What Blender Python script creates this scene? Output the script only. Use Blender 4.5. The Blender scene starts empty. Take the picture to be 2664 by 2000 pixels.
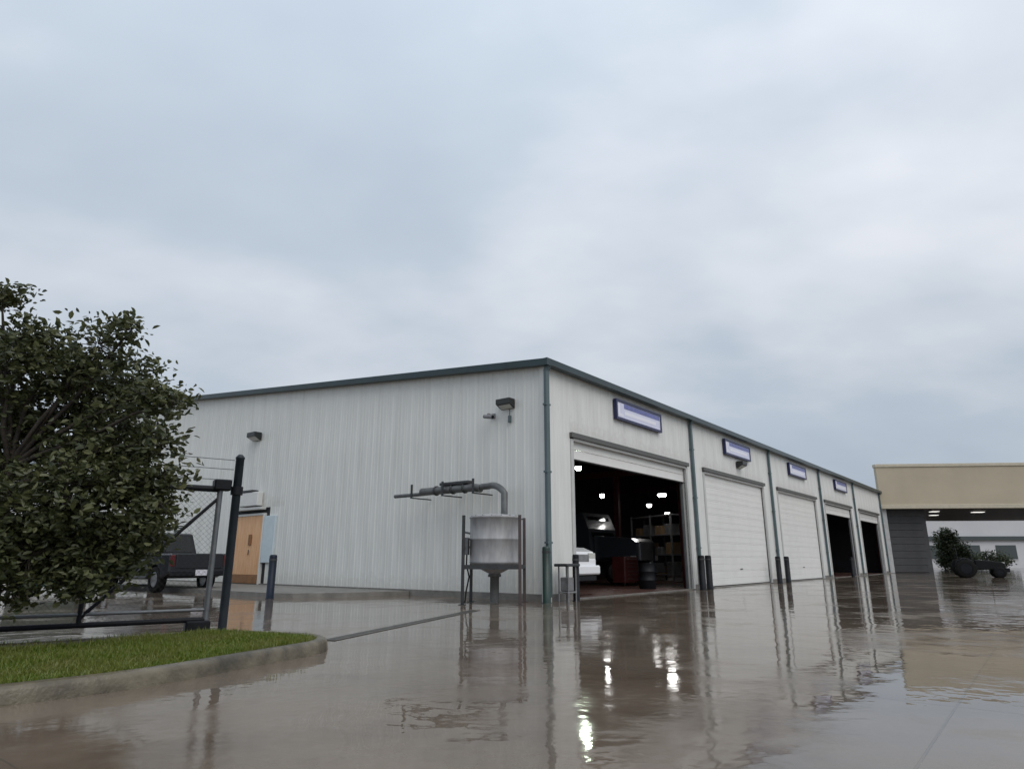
import bpy, math, random
from mathutils import Vector, Matrix
random.seed(11)
R = math.radians
SC = bpy.context.scene
COL = SC.collection

# ------------------------------------------------------------------ camera
PITCH = 15.015
cam_d = bpy.data.cameras.new('camera')
cam_d.sensor_width = 36.0
cam_d.lens = 36.0 * 1700.0 / 2664.0
cam_d.clip_start = 0.05
cam_d.clip_end = 3000.0
cam = bpy.data.objects.new('camera', cam_d)
cam.location = (0, 0, 1.0)
cam.rotation_euler = (R(90 + PITCH), 0, 0)
COL.objects.link(cam)
SC.camera = cam

# ------------------------------------------------------------------ sky
SUN_EL, SUN_AZ = R(46), R(148)          # azimuth clockwise from +Y
sun_dir = Vector((math.sin(SUN_AZ) * math.cos(SUN_EL), math.cos(SUN_AZ) * math.cos(SUN_EL), math.sin(SUN_EL)))
world = bpy.data.worlds.new('World')
SC.world = world
world.use_nodes = True
wt = world.node_tree
wt.nodes.clear()
def wn(t): return wt.nodes.new(t)
wout = wn('ShaderNodeOutputWorld')
skyt = wn('ShaderNodeTexSky'); skyt.sky_type = 'NISHITA'; skyt.sun_disc = False
skyt.sun_elevation = SUN_EL; skyt.sun_rotation = SUN_AZ
skyt.air_density = 1.0; skyt.dust_density = 3.0; skyt.ozone_density = 1.0
bg1 = wn('ShaderNodeBackground'); bg1.inputs[1].default_value = 0.10
wt.links.new(skyt.outputs[0], bg1.inputs[0])
tc = wn('ShaderNodeTexCoord')
sep = wn('ShaderNodeSeparateXYZ'); wt.links.new(tc.outputs['Generated'], sep.inputs[0])
def wmath(op, a, b=None, clamp=False):
    n = wn('ShaderNodeMath'); n.operation = op; n.use_clamp = clamp
    for i, q in enumerate((a, b)):
        if q is None: continue
        if isinstance(q, (int, float)): n.inputs[i].default_value = q
        else: wt.links.new(q, n.inputs[i])
    return n.outputs[0]
zz = wmath('ADD', wmath('MAXIMUM', sep.outputs[2], 0.0), 0.32)
cx_ = wmath('DIVIDE', sep.outputs[0], zz); cy_ = wmath('DIVIDE', sep.outputs[1], zz)
cmb = wn('ShaderNodeCombineXYZ'); wt.links.new(cx_, cmb.inputs[0]); wt.links.new(cy_, cmb.inputs[1])
mp = wn('ShaderNodeMapping'); mp.inputs['Rotation'].default_value = (0, 0, R(-50)); mp.inputs['Scale'].default_value = (1.0, 1.45, 1.0)
mp.inputs['Location'].default_value = (16.19, 3.99, 4.43)
wt.links.new(cmb.outputs[0], mp.inputs[0])
nz = wn('ShaderNodeTexNoise'); nz.inputs['Scale'].default_value = 1.05; nz.inputs['Detail'].default_value = 5; nz.inputs['Roughness'].default_value = 0.48
nz.inputs['Distortion'].default_value = 0.35
wt.links.new(mp.outputs[0], nz.inputs['Vector'])
nz2 = wn('ShaderNodeTexNoise'); nz2.inputs['Scale'].default_value = 3.0; nz2.inputs['Detail'].default_value = 6; nz2.inputs['Roughness'].default_value = 0.45
wt.links.new(mp.outputs[0], nz2.inputs['Vector'])
# cloud deck: thicker and thinner cloud, plus the usual overcast rise in brightness towards the zenith
nz3 = wn('ShaderNodeTexNoise'); nz3.inputs['Scale'].default_value = 0.38; nz3.inputs['Detail'].default_value = 2; nz3.inputs['Roughness'].default_value = 0.4
wt.links.new(mp.outputs[0], nz3.inputs['Vector'])
thin = wmath('ADD', wmath('ADD', wmath('MULTIPLY', nz.outputs[0], 0.56), wmath('MULTIPLY', nz2.outputs[0], 0.44)), wmath('MULTIPLY', nz3.outputs[0], 0.9))
fac = wmath('ADD', thin, -0.42, clamp=True)
sinel = wmath('MAXIMUM', sep.outputs[2], 0.0)
rise = wmath('ADD', wmath('MULTIPLY', wmath('MULTIPLY', sinel, sinel), 0.75), 0.88)
ramp = wn('ShaderNodeValToRGB')
cr = ramp.color_ramp
cr.elements[0].position = 0.20; cr.elements[0].color = (0.400, 0.462, 0.545, 1)
cr.elements[1].position = 0.82; cr.elements[1].color = (0.76, 0.785, 0.835, 1)
e = cr.elements.new(0.48); e.color = (0.478, 0.545, 0.625, 1)
wt.links.new(fac, ramp.inputs[0])
bg2 = wn('ShaderNodeBackground'); wt.links.new(rise, bg2.inputs[1])
wt.links.new(ramp.outputs[0], bg2.inputs[0])
mixs = wn('ShaderNodeMixShader'); mixs.inputs[0].default_value = 0.93
wt.links.new(bg1.outputs[0], mixs.inputs[1]); wt.links.new(bg2.outputs[0], mixs.inputs[2])
wt.links.new(mixs.outputs[0], wout.inputs[0])

sun_l = bpy.data.lights.new('sun', 'SUN')
sun_l.energy = 1.05; sun_l.angle = R(50); sun_l.color = (1.0, 0.94, 0.86)
sun = bpy.data.objects.new('sun', sun_l)
sun.rotation_euler = sun_dir.to_track_quat('Z', 'Y').to_euler()
sun.location = (30, 20, 60)
COL.objects.link(sun)

SC.view_settings.view_transform = 'Standard'
SC.view_settings.look = 'None'
SC.view_settings.exposure = 0.18
SC.view_settings.gamma = 1.0
SC.view_settings.use_curve_mapping = False
SC.render.engine = 'CYCLES'
SC.cycles.use_denoising = True
SC.cycles.max_bounces = 8
SC.cycles.sample_clamp_indirect = 6.0

# ------------------------------------------------------------------ helpers
class MB:
    def __init__(s): s.v = []; s.f = []; s.sm = []
    def add(s, vs, fs, smooth=False):
        o = len(s.v); s.v += [tuple(v) for v in vs]
        s.f += [tuple(i + o for i in f) for f in fs]; s.sm += [smooth] * len(fs)
        return s
    def box(s, x0, x1, y0, y1, z0, z1):
        return s.add([(x0,y0,z0),(x1,y0,z0),(x1,y1,z0),(x0,y1,z0),(x0,y0,z1),(x1,y0,z1),(x1,y1,z1),(x0,y1,z1)],
                     [(0,3,2,1),(4,5,6,7),(0,1,5,4),(1,2,6,5),(2,3,7,6),(3,0,4,7)])
    def bbox(s, x0, x1, y0, y1, z0, z1, b=0.01):
        # box with chamfered edges
        vs = []; idx = {}
        X = (x0, x1); Y = (y0, y1); Z = (z0, z1)
        for i in range(2):
            for j in range(2):
                for k in range(2):
                    sx, sy, sz = (1 if i == 0 else -1), (1 if j == 0 else -1), (1 if k == 0 else -1)
                    for a in range(3):
                        p = [X[i] + sx*b, Y[j] + sy*b, Z[k] + sz*b]
                        p[a] = (X[i], Y[j], Z[k])[a]
                        idx[(i,j,k,a)] = len(vs); vs.append(p)
        fs = []
        for q in range(2):
            fs.append([idx[(q,0,0,0)], idx[(q,1,0,0)], idx[(q,1,1,0)], idx[(q,0,1,0)]])
            fs.append([idx[(0,q,0,1)], idx[(1,q,0,1)], idx[(1,q,1,1)], idx[(0,q,1,1)]])
            fs.append([idx[(0,0,q,2)], idx[(1,0,q,2)], idx[(1,1,q,2)], idx[(0,1,q,2)]])
        for i in range(2):
            for j in range(2):
                fs.append([idx[(i,j,0,0)], idx[(i,j,1,0)], idx[(i,j,1,1)], idx[(i,j,0,1)]])
                fs.append([idx[(i,0,j,0)], idx[(i,1,j,0)], idx[(i,1,j,2)], idx[(i,0,j,2)]])
                fs.append([idx[(0,i,j,1)], idx[(1,i,j,1)], idx[(1,i,j,2)], idx[(0,i,j,2)]])
                for k in range(2):
                    fs.append([idx[(i,j,k,0)], idx[(i,j,k,1)], idx[(i,j,k,2)]])
        return s.add(vs, fs)
    def tube(s, p0, p1, r0, r1=None, n=10, cap=True):
        r1 = r0 if r1 is None else r1
        p0 = Vector(p0); p1 = Vector(p1); d = (p1 - p0).normalized()
        a = d.orthogonal().normalized(); b = d.cross(a)
        vs = []
        for p, r in ((p0, r0), (p1, r1)):
            for k in range(n):
                t = 2*math.pi*k/n; vs.append(p + a*math.cos(t)*r + b*math.sin(t)*r)
        s.add(vs, [(k, (k+1) % n, n+(k+1) % n, n+k) for k in range(n)], True)
        if cap: s.add(vs, [tuple(range(n-1, -1, -1)), tuple(range(n, 2*n))])
        return s
    def path(s, pts, rs, n=8, cap=True):
        pts = [Vector(p) for p in pts]
        if isinstance(rs, (int, float)): rs = [rs]*len(pts)
        vs = []; a = None
        for i, p in enumerate(pts):
            d = (pts[min(i+1, len(pts)-1)] - pts[max(i-1, 0)]).normalized()
            a = d.orthogonal().normalized() if a is None else (a - d*a.dot(d)).normalized()
            b = d.cross(a)
            for k in range(n):
                t = 2*math.pi*k/n; vs.append(p + a*math.cos(t)*rs[i] + b*math.sin(t)*rs[i])
        fs = []
        for i in range(len(pts)-1):
            for k in range(n):
                fs.append((i*n+k, i*n+(k+1) % n, (i+1)*n+(k+1) % n, (i+1)*n+k))
        s.add(vs, fs, True)
        if cap:
            m = (len(pts)-1)*n
            s.add(vs, [tuple(range(n-1, -1, -1)), tuple(range(m, m+n))])
        return s
    def lathe(s, prof, c=(0,0,0), n=20, smooth=True, cap=True):
        vs = []
        for r, z in prof:
            for k in range(n):
                t = 2*math.pi*k/n; vs.append((c[0]+r*math.cos(t), c[1]+r*math.sin(t), c[2]+z))
        fs = []
        for i in range(len(prof)-1):
            for k in range(n):
                fs.append((i*n+k, i*n+(k+1) % n, (i+1)*n+(k+1) % n, (i+1)*n+k))
        s.add(vs, fs, smooth)
        if not cap: return s
        m = (len(prof)-1)*n
        s.add(vs, [tuple(range(n-1, -1, -1)), tuple(range(m, m+n))])
        return s
    def prism_y(s, poly, y0, y1):
        n = len(poly)
        vs = [(x, y0, z) for x, z in poly] + [(x, y1, z) for x, z in poly]
        return s.add(vs, [tuple(range(n)), tuple(range(2*n-1, n-1, -1))] + [(i, i+n, (i+1) % n + n, (i+1) % n) for i in range(n)])
    def prism_z(s, poly, z0, z1):
        n = len(poly)
        vs = [(x, y, z0) for x, y in poly] + [(x, y, z1) for x, y in poly]
        return s.add(vs, [tuple(range(n-1, -1, -1)), tuple(range(n, 2*n))] + [(i, (i+1) % n, (i+1) % n + n, i+n) for i in range(n)])
    def mesh(s, name, m):
        me = bpy.data.meshes.new(name); me.from_pydata(s.v, [], s.f)
        me.polygons.foreach_set('use_smooth', s.sm)
        if m: me.materials.append(m)
        me.update()
        return me
    def build(s, name, m, parent=None, loc=(0,0,0), rz=0.0):
        return link(name, s.mesh(name, m), parent, loc, rz)

def link(name, me, parent=None, loc=(0,0,0), rz=0.0):
    o = bpy.data.objects.new(name, me); COL.objects.link(o)
    o.location = loc; o.rotation_euler = (0, 0, rz)
    if parent: o.parent = parent
    return o
def tag(o, label=None, cat=None, group=None, kind=None):
    if label: o['label'] = label
    if cat: o['category'] = cat
    if group: o['group'] = group
    if kind: o['kind'] = kind
    return o
def empty(name, loc=(0,0,0), rz=0.0):
    o = bpy.data.objects.new(name, None); COL.objects.link(o)
    o.empty_display_size = 0.2; o.location = loc; o.rotation_euler = (0, 0, rz)
    return o
def copy_tree(o, parent=None):
    c = o.copy(); COL.objects.link(c); c.parent = parent
    for ch in [x for x in bpy.data.objects if x.parent == o]: copy_tree(ch, c)
    return c

# ------------------------------------------------------------------ materials
def mat(name, col, rough=0.6, metal=0.0, var=0.0, vscale=4.0, bump=0.0, bscale=30.0, stretch=(1,1,1), col2=None, spec=0.5, coat=0.0, emit=None, es=0.0, rvar=0.0):
    m = bpy.data.materials.new(name); m.use_nodes = True
    nt = m.node_tree; b = nt.nodes['Principled BSDF']
    b.inputs['Base Color'].default_value = (*col, 1); b.inputs['Roughness'].default_value = rough
    b.inputs['Metallic'].default_value = metal; b.inputs['Specular IOR Level'].default_value = spec
    b.inputs['Coat Weight'].default_value = coat; b.inputs['Coat Roughness'].default_value = 0.08
    if emit: b.inputs['Emission Color'].default_value = (*emit, 1); b.inputs['Emission Strength'].default_value = es
    if var or bump or rvar:
        t = nt.nodes.new('ShaderNodeTexCoord'); mpn = nt.nodes.new('ShaderNodeMapping'); mpn.inputs['Scale'].default_value = stretch
        nt.links.new(t.outputs['Object'], mpn.inputs[0])
        n = nt.nodes.new('ShaderNodeTexNoise'); n.inputs['Scale'].default_value = vscale; n.inputs['Detail'].default_value = 6; n.inputs['Roughness'].default_value = 0.6
        nt.links.new(mpn.outputs[0], n.inputs['Vector'])
        if var:
            c2 = col2 or tuple(c*(1-var) for c in col); c1 = col if col2 else tuple(min(1, c*(1+var*0.6)) for c in col)
            mx = nt.nodes.new('ShaderNodeMix'); mx.data_type = 'RGBA'
            rr = nt.nodes.new('ShaderNodeMapRange'); rr.inputs[1].default_value = 0.32; rr.inputs[2].default_value = 0.68
            nt.links.new(n.outputs[0], rr.inputs[0]); nt.links.new(rr.outputs[0], mx.inputs[0])
            mx.inputs[6].default_value = (*c1, 1); mx.inputs[7].default_value = (*c2, 1)
            nt.links.new(mx.outputs[2], b.inputs['Base Color'])
        if rvar:
            r2 = nt.nodes.new('ShaderNodeMapRange'); r2.inputs[3].default_value = max(0.02, rough-rvar); r2.inputs[4].default_value = rough+rvar
            r2.inputs[1].default_value = 0.3; r2.inputs[2].default_value = 0.7
            nt.links.new(n.outputs[0], r2.inputs[0]); nt.links.new(r2.outputs[0], b.inputs['Roughness'])
        if bump:
            n2 = nt.nodes.new('ShaderNodeTexNoise'); n2.inputs['Scale'].default_value = bscale; n2.inputs['Detail'].default_value = 4
            nt.links.new(t.outputs['Object'], n2.inputs['Vector'])
            bp = nt.nodes.new('ShaderNodeBump'); bp.inputs['Strength'].default_value = bump; bp.inputs['Distance'].default_value = 0.02
            nt.links.new(n2.outputs[0], bp.inputs['Height']); nt.links.new(bp.outputs[0], b.inputs['Normal'])
    return m

M = {}
M['panel'] = mat('panel_paint', (0.70, 0.705, 0.675), 0.42, var=0.10, vscale=0.9, stretch=(3.0, 3.0, 0.35), rvar=0.1)
M['panel2'] = mat('facade_paint', (0.70, 0.705, 0.685), 0.42, var=0.09, vscale=1.1, stretch=(3.0, 3.0, 0.35), rvar=0.1)
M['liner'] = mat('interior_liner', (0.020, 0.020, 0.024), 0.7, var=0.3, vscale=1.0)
M['trimdark'] = mat('dark_trim', (0.014, 0.036, 0.042), 0.35, var=0.25, vscale=2)
M['spoutdark'] = mat('post_blue_grey', (0.022, 0.030, 0.038), 0.45, spec=0.3, var=0.3, vscale=5)
M['trimlight'] = mat('light_trim', (0.66, 0.66, 0.64), 0.4, var=0.06, vscale=2)
M['spout'] = mat('downspout_grey', (0.085, 0.125, 0.135), 0.45, var=0.2, vscale=2, stretch=(1, 1, .4))
M['doorwhite'] = mat('door_white', (0.76, 0.755, 0.735), 0.4, var=0.05, vscale=1.2)
M['jamb'] = mat('door_jamb', (0.52, 0.52, 0.51), 0.45, var=0.1, vscale=2)
M['headtrim'] = mat('header_trim', (0.09, 0.09, 0.085), 0.5)
M['roof'] = mat('roof_metal', (0.35, 0.37, 0.38), 0.4, 0.3)
M['footing'] = mat('footing_concrete', (0.19, 0.18, 0.165), 0.6, var=0.3, vscale=3, bump=0.3)
M['steelred'] = mat('red_oxide_steel', (0.10, 0.022, 0.022), 0.6, var=0.3)
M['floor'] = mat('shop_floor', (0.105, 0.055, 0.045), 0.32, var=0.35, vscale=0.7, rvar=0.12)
M['orange'] = mat('orange_wood', (0.76, 0.47, 0.27), 0.5, var=0.35, vscale=2.2, stretch=(6, 6, .7), col2=(0.64, 0.33, 0.15))
M['brown'] = mat('brown_wood', (0.26, 0.125, 0.05), 0.55, var=0.3)
M['bluepanel'] = mat('pale_blue_panel', (0.54, 0.62, 0.66), 0.4, var=0.06)
M['black'] = mat('black_paint', (0.010, 0.011, 0.014), 0.5, spec=0.2, var=0.3, vscale=5)
M['navy'] = mat('navy_black_paint', (0.008, 0.014, 0.028), 0.45, spec=0.25, var=0.25, vscale=5)
M['greenpaint'] = mat('dark_green_paint', (0.012, 0.034, 0.026), 0.4, var=0.3, vscale=5)
M['tank'] = mat('galvanised_tank', (0.33, 0.33, 0.335), 0.75, 0.0, var=0.25, vscale=3, stretch=(2, 2, .5), rvar=0.1)
M['steel'] = mat('dark_steel', (0.050, 0.053, 0.056), 0.5, 0.3, var=0.3, vscale=4)
M['ductgrey'] = mat('duct_grey', (0.12, 0.125, 0.125), 0.5, 0.2, var=0.3, vscale=5)
M['rustpost'] = mat('brown_post', (0.075, 0.055, 0.055), 0.55, var=0.3)
M['lampblack'] = mat('lamp_housing', (0.02, 0.022, 0.022), 0.4)
M['glass'] = mat('dark_glass', (0.012, 0.014, 0.016), 0.05, spec=0.8)
M['lens'] = mat('lamp_lens', (0.5, 0.5, 0.46), 0.2)
M['signblue'] = mat('sign_navy', (0.012, 0.017, 0.075), 0.4)
M['signface'] = mat('sign_face', (0.66, 0.68, 0.84), 0.3, var=0.05, vscale=2)
M['signband'] = mat('sign_band_blue', (0.13, 0.15, 0.40), 0.35, var=0.3, vscale=6)
M['signwhite'] = mat('sign_print_white', (0.80, 0.80, 0.88), 0.35)
M['tan'] = mat('tan_stucco', (0.455, 0.395, 0.295), 0.75, var=0.10, vscale=0.35, bump=0.25, bscale=18)
M['tancap'] = mat('tan_cap', (0.50, 0.45, 0.35), 0.6, var=0.1)
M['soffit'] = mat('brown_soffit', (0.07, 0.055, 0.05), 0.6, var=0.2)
M['postgrey'] = mat('post_grey', (0.45, 0.45, 0.45), 0.5, var=0.12)
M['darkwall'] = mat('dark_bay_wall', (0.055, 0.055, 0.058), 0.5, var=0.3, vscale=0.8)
M['farwhite'] = mat('far_white_wall', (0.60, 0.60, 0.62), 0.5, var=0.06, vscale=.3)
M['fardark'] = mat('far_dark_band', (0.06, 0.075, 0.075), 0.4)
M['tyre'] = mat('tyre_rubber', (0.010, 0.010, 0.010), 0.85, spec=0.2)
M['rim'] = mat('wheel_rim', (0.35, 0.35, 0.36), 0.35, 0.7)
M['blackcar'] = mat('black_car_paint', (0.008, 0.009, 0.013), 0.3, coat=0.3)
M['whitecar'] = mat('white_car_paint', (0.78, 0.78, 0.80), 0.25, coat=0.8)
M['darktruck'] = mat('dark_truck_paint', (0.050, 0.056, 0.072), 0.3, coat=0.5)
M['plate'] = mat('pale_plate', (0.62, 0.62, 0.68), 0.4, var=0.2, vscale=20)
M['redlens'] = mat('red_lens', (0.09, 0.008, 0.010), 0.25)
M['chrome'] = mat('grille_metal', (0.35, 0.35, 0.37), 0.25, 0.8)
M['bark'] = mat('bark', (0.045, 0.036, 0.028), 0.85, var=0.4, vscale=12, bump=0.6, bscale=40)
M['kerb'] = mat('kerb_concrete', (0.125, 0.105, 0.070), 0.38, var=0.6, vscale=3.2, bump=0.35, bscale=35, rvar=0.15)
M['soil'] = mat('wet_mulch', (0.040, 0.030, 0.022), 0.7, var=0.5, vscale=14, bump=1.0, bscale=45)
M['lawnbase'] = mat('lawn_soil', (0.035, 0.050, 0.012), 0.8, var=0.4, vscale=8)
M['tractor'] = mat('tractor_paint', (0.009, 0.010, 0.010), 0.6, spec=0.2, var=0.2)
M['greybin'] = mat('grey_metal', (0.22, 0.22, 0.225), 0.5, 0.2, var=0.3, vscale=6)
M['galv'] = mat('galvanised_grey', (0.16, 0.17, 0.18), 0.45, 0.5, var=0.2, vscale=8)

def leaf_mat(name, c1, c2, c3, tr=0.25, patch=None):
    m = bpy.data.materials.new(name); m.use_nodes = True; nt = m.node_tree
    b = nt.nodes['Principled BSDF']; b.inputs['Roughness'].default_value = 0.42
    g = nt.nodes.new('ShaderNodeNewGeometry')
    rp = nt.nodes.new('ShaderNodeValToRGB'); rp.color_ramp.elements[0].color = (*c1, 1); rp.color_ramp.elements[1].color = (*c3, 1)
    q = rp.color_ramp.elements.new(0.55); q.color = (*c2, 1)
    nt.links.new(g.outputs['Random Per Island'], rp.inputs[0]); nt.links.new(rp.outputs[0], b.inputs['Base Color'])
    if patch:
        tcn = nt.nodes.new('ShaderNodeTexCoord'); nn = nt.nodes.new('ShaderNodeTexNoise'); nn.inputs['Scale'].default_value = patch[1]; nn.inputs['Detail'].default_value = 4
        nt.links.new(tcn.outputs['Object'], nn.inputs['Vector'])
        rr = nt.nodes.new('ShaderNodeMapRange'); rr.inputs[1].default_value = 0.42; rr.inputs[2].default_value = 0.68; rr.inputs[4].default_value = 0.75; nt.links.new(nn.outputs[0], rr.inputs[0])
        mc = nt.nodes.new('ShaderNodeMix'); mc.data_type = 'RGBA'; nt.links.new(rr.outputs[0], mc.inputs[0]); nt.links.new(rp.outputs[0], mc.inputs[6]); mc.inputs[7].default_value = (*patch[0], 1)
        csock = mc.outputs[2]; nt.links.new(csock, b.inputs['Base Color'])
    else: csock = rp.outputs[0]
    t = nt.nodes.new('ShaderNodeBsdfTranslucent'); nt.links.new(csock, t.inputs[0])
    mx = nt.nodes.new('ShaderNodeMixShader'); mx.inputs[0].default_value = tr
    nt.links.new(b.outputs[0], mx.inputs[1]); nt.links.new(t.outputs[0], mx.inputs[2])
    nt.links.new(mx.outputs[0], nt.nodes['Material Output'].inputs[0])
    return m
M['leaf'] = leaf_mat('oak_leaf', (0.036, 0.046, 0.019), (0.070, 0.082, 0.030), (0.140, 0.146, 0.062))
M['leaf2'] = leaf_mat('hedge_leaf', (0.028, 0.042, 0.018), (0.045, 0.060, 0.025), (0.07, 0.085, 0.035))
M['grass'] = leaf_mat('grass_blade', (0.075, 0.120, 0.008), (0.120, 0.175, 0.014), (0.20, 0.21, 0.045), 0.3, ((0.19, 0.185, 0.05), 1.6))

def emis(name, col, s):
    return mat(name, (0.8, 0.8, 0.8), 0.5, emit=col, es=s)
M['lampA'] = emis('lamp_green_white', (0.86, 1.0, 0.80), 90.0)
M['lampB'] = emis('lamp_white', (1.0, 0.98, 0.95), 22.0)
M['lampC'] = emis('lamp_white_dim', (1.0, 0.97, 0.94), 9.0)

# rain-splash dirt and vertical run marks on the metal panels
for nm in ('panel', 'panel2'):
    nt = M[nm].node_tree; b = nt.nodes['Principled BSDF']; src = b.inputs['Base Color'].links[0].from_socket
    t = nt.nodes.new('ShaderNodeTexCoord'); oi = nt.nodes.new('ShaderNodeObjectInfo')
    vm = nt.nodes.new('ShaderNodeVectorMath'); vm.operation = 'ADD'; nt.links.new(t.outputs['Object'], vm.inputs[0])
    rv = nt.nodes.new('ShaderNodeVectorMath'); rv.operation = 'SCALE'; rv.inputs[0].default_value = (31, 17, 0); nt.links.new(oi.outputs['Random'], rv.inputs['Scale']); nt.links.new(rv.outputs[0], vm.inputs[1])
    m2 = nt.nodes.new('ShaderNodeMapping'); m2.inputs['Scale'].default_value = (9, 9, 0.25); nt.links.new(vm.outputs[0], m2.inputs[0])
    n2 = nt.nodes.new('ShaderNodeTexNoise'); n2.inputs['Scale'].default_value = 1.0; n2.inputs['Detail'].default_value = 5; nt.links.new(m2.outputs[0], n2.inputs['Vector'])
    r2 = nt.nodes.new('ShaderNodeMapRange'); r2.inputs[1].default_value = 0.52; r2.inputs[2].default_value = 0.80; r2.inputs[4].default_value = 0.28; nt.links.new(n2.outputs[0], r2.inputs[0])
    sp = nt.nodes.new('ShaderNodeSeparateXYZ'); nt.links.new(t.outputs['Object'], sp.inputs[0])
    n3 = nt.nodes.new('ShaderNodeTexNoise'); n3.inputs['Scale'].default_value = 7.0; n3.inputs['Detail'].default_value = 5; nt.links.new(vm.outputs[0], n3.inputs['Vector'])
    ad = nt.nodes.new('ShaderNodeMath'); ad.operation = 'MULTIPLY_ADD'; nt.links.new(n3.outputs[0], ad.inputs[0]); ad.inputs[1].default_value = -0.9; nt.links.new(sp.outputs[2], ad.inputs[2])
    r3 = nt.nodes.new('ShaderNodeMapRange'); r3.inputs[1].default_value = -0.38; r3.inputs[2].default_value = 0.02; r3.inputs[3].default_value = 0.26; r3.inputs[4].default_value = 0.0; nt.links.new(ad.outputs[0], r3.inputs[0])
    mxv = nt.nodes.new('ShaderNodeMath'); mxv.operation = 'MAXIMUM'; nt.links.new(r2.outputs[0], mxv.inputs[0]); nt.links.new(r3.outputs[0], mxv.inputs[1])
    mx = nt.nodes.new('ShaderNodeMix'); mx.data_type = 'RGBA'; nt.links.new(mxv.outputs[0], mx.inputs[0]); nt.links.new(src, mx.inputs[6]); mx.inputs[7].default_value = (0.36, 0.33, 0.28, 1)
    nt.links.new(mx.outputs[2], b.inputs['Base Color'])

# wet concrete yard
def wet_concrete():
    m = bpy.data.materials.new('wet_concrete'); m.use_nodes = True; nt = m.node_tree; N = nt.nodes; L = nt.links
    b = N['Principled BSDF']
    t = N.new('ShaderNodeTexCoord')
    def noise(scale, det=5, rough=0.55, vec=None, dist=0.0):
        n = N.new('ShaderNodeTexNoise'); n.inputs['Scale'].default_value = scale; n.inputs['Detail'].default_value = det
        n.inputs['Roughness'].default_value = rough; n.inputs['Distortion'].default_value = dist
        L.new(vec or t.outputs['Object'], n.inputs['Vector']); return n.outputs[0]
    def rng(x, a, b_, c=0.0, d=1.0, smooth=True):
        r = N.new('ShaderNodeMapRange'); r.interpolation_type = 'SMOOTHSTEP' if smooth else 'LINEAR'
        r.inputs[1].default_value = a; r.inputs[2].default_value = b_; r.inputs[3].default_value = c; r.inputs[4].default_value = d
        L.new(x, r.inputs[0]); return r.outputs[0]
    def mixc(f, c1, c2):
        x = N.new('ShaderNodeMix'); x.data_type = 'RGBA'
        L.new(f, x.inputs[0])
        for k, c in ((6, c1), (7, c2)):
            if isinstance(c, tuple): x.inputs[k].default_value = (*c, 1)
            else: L.new(c, x.inputs[k])
        return x.outputs[2]
    def mth(op, a, b_=None):
        n = N.new('ShaderNodeMath'); n.operation = op
        for i, q in enumerate((a, b_)):
            if q is None: continue
            if isinstance(q, (int, float)): n.inputs[i].default_value = q
            else: L.new(q, n.inputs[i])
        return n.outputs[0]
    mpj = N.new('ShaderNodeMapping'); mpj.inputs['Rotation'].default_value = (0, 0, R(-51.36)); mpj.inputs['Location'].default_value = (3.3, 3.9, 0)
    L.new(t.outputs['Object'], mpj.inputs[0])
    br = N.new('ShaderNodeTexBrick'); br.offset = 0.0; br.inputs['Scale'].default_value = 1.0
    br.inputs['Brick Width'].default_value = 4.6; br.inputs['Row Height'].default_value = 4.6; br.inputs['Mortar Size'].default_value = 0.008
    br.inputs['Color1'].default_value = (0.0, 0, 0, 1); br.inputs['Color2'].default_value = (1, 1, 1, 1); br.inputs['Mortar'].default_value = (0.5, 0.5, 0.5, 1)
    L.new(mpj.outputs[0], br.inputs['Vector'])
    big = noise(0.16, 4); mid = noise(0.9, 6, 0.62); fine = noise(14, 6, 0.7)
    c = mixc(rng(big, 0.35, 0.65), (0.185, 0.140, 0.104), (0.118, 0.092, 0.070))
    c = mixc(rng(mid, 0.42, 0.72, 0.0, 0.65), c, (0.080, 0.056, 0.040))
    sepb = N.new('ShaderNodeSeparateColor'); L.new(br.outputs[0], sepb.inputs[0])
    c = mixc(mth('MULTIPLY', sepb.outputs[0], 0.30), c, (0.20, 0.176, 0.15))
    c = mixc(rng(fine, 0.35, 0.75, 0.0, 0.30), c, (0.105, 0.086, 0.068))
    c = mixc(mth('MULTIPLY', br.outputs['Fac'], 0.45), c, (0.05, 0.045, 0.04))
    L.new(c, b.inputs['Base Color'])
    pud = rng(noise(0.42, 5, 0.55, dist=0.5), 0.42, 0.58)           # standing water
    film = rng(noise(1.3, 5, 0.6), 0.38, 0.66)
    c = mixc(mth('MULTIPLY', mth('SUBTRACT', 1.0, pud), mth('MULTIPLY', film, 0.45)), c, (0.190, 0.146, 0.108)); L.new(c, b.inputs['Base Color'])
    rough = mth('ADD', mth('MULTIPLY', mth('SUBTRACT', 1.0, pud), mth('ADD', 0.035, mth('MULTIPLY', film, 0.13))), 0.022)
    L.new(rough, b.inputs['Roughness'])
    b.inputs['IOR'].default_value = 1.52
    b.inputs['Coat Weight'].default_value = 0.0
    # ripples on the film, fine texture where it is only damp
    rip = noise(5.5, 3, 0.5, dist=0.6)
    rip2 = noise(1.5, 3, 0.5)
    h = mth('ADD', mth('MULTIPLY', rip, 0.0009), mth('MULTIPLY', rip2, 0.0065))
    h = mth('ADD', h, mth('MULTIPLY', mth('MULTIPLY', fine, 0.0005), mth('SUBTRACT', 1.0, pud)))
    mpw = N.new('ShaderNodeMapping'); mpw.inputs['Location'].default_value = (7.3, 2.1, 0); L.new(t.outputs['Object'], mpw.inputs[0])
    wind = rng(noise(0.13, 2, 0.4, vec=mpw.outputs[0]), 0.42, 0.60)
    rip3 = noise(2.3, 2, 0.45, dist=0.5)
    h = mth('ADD', h, mth('MULTIPLY', mth('MULTIPLY', rip3, 0.0075), mth('MULTIPLY', wind, pud)))
    h = mth('SUBTRACT', h, mth('MULTIPLY', br.outputs['Fac'], 0.002))
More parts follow.
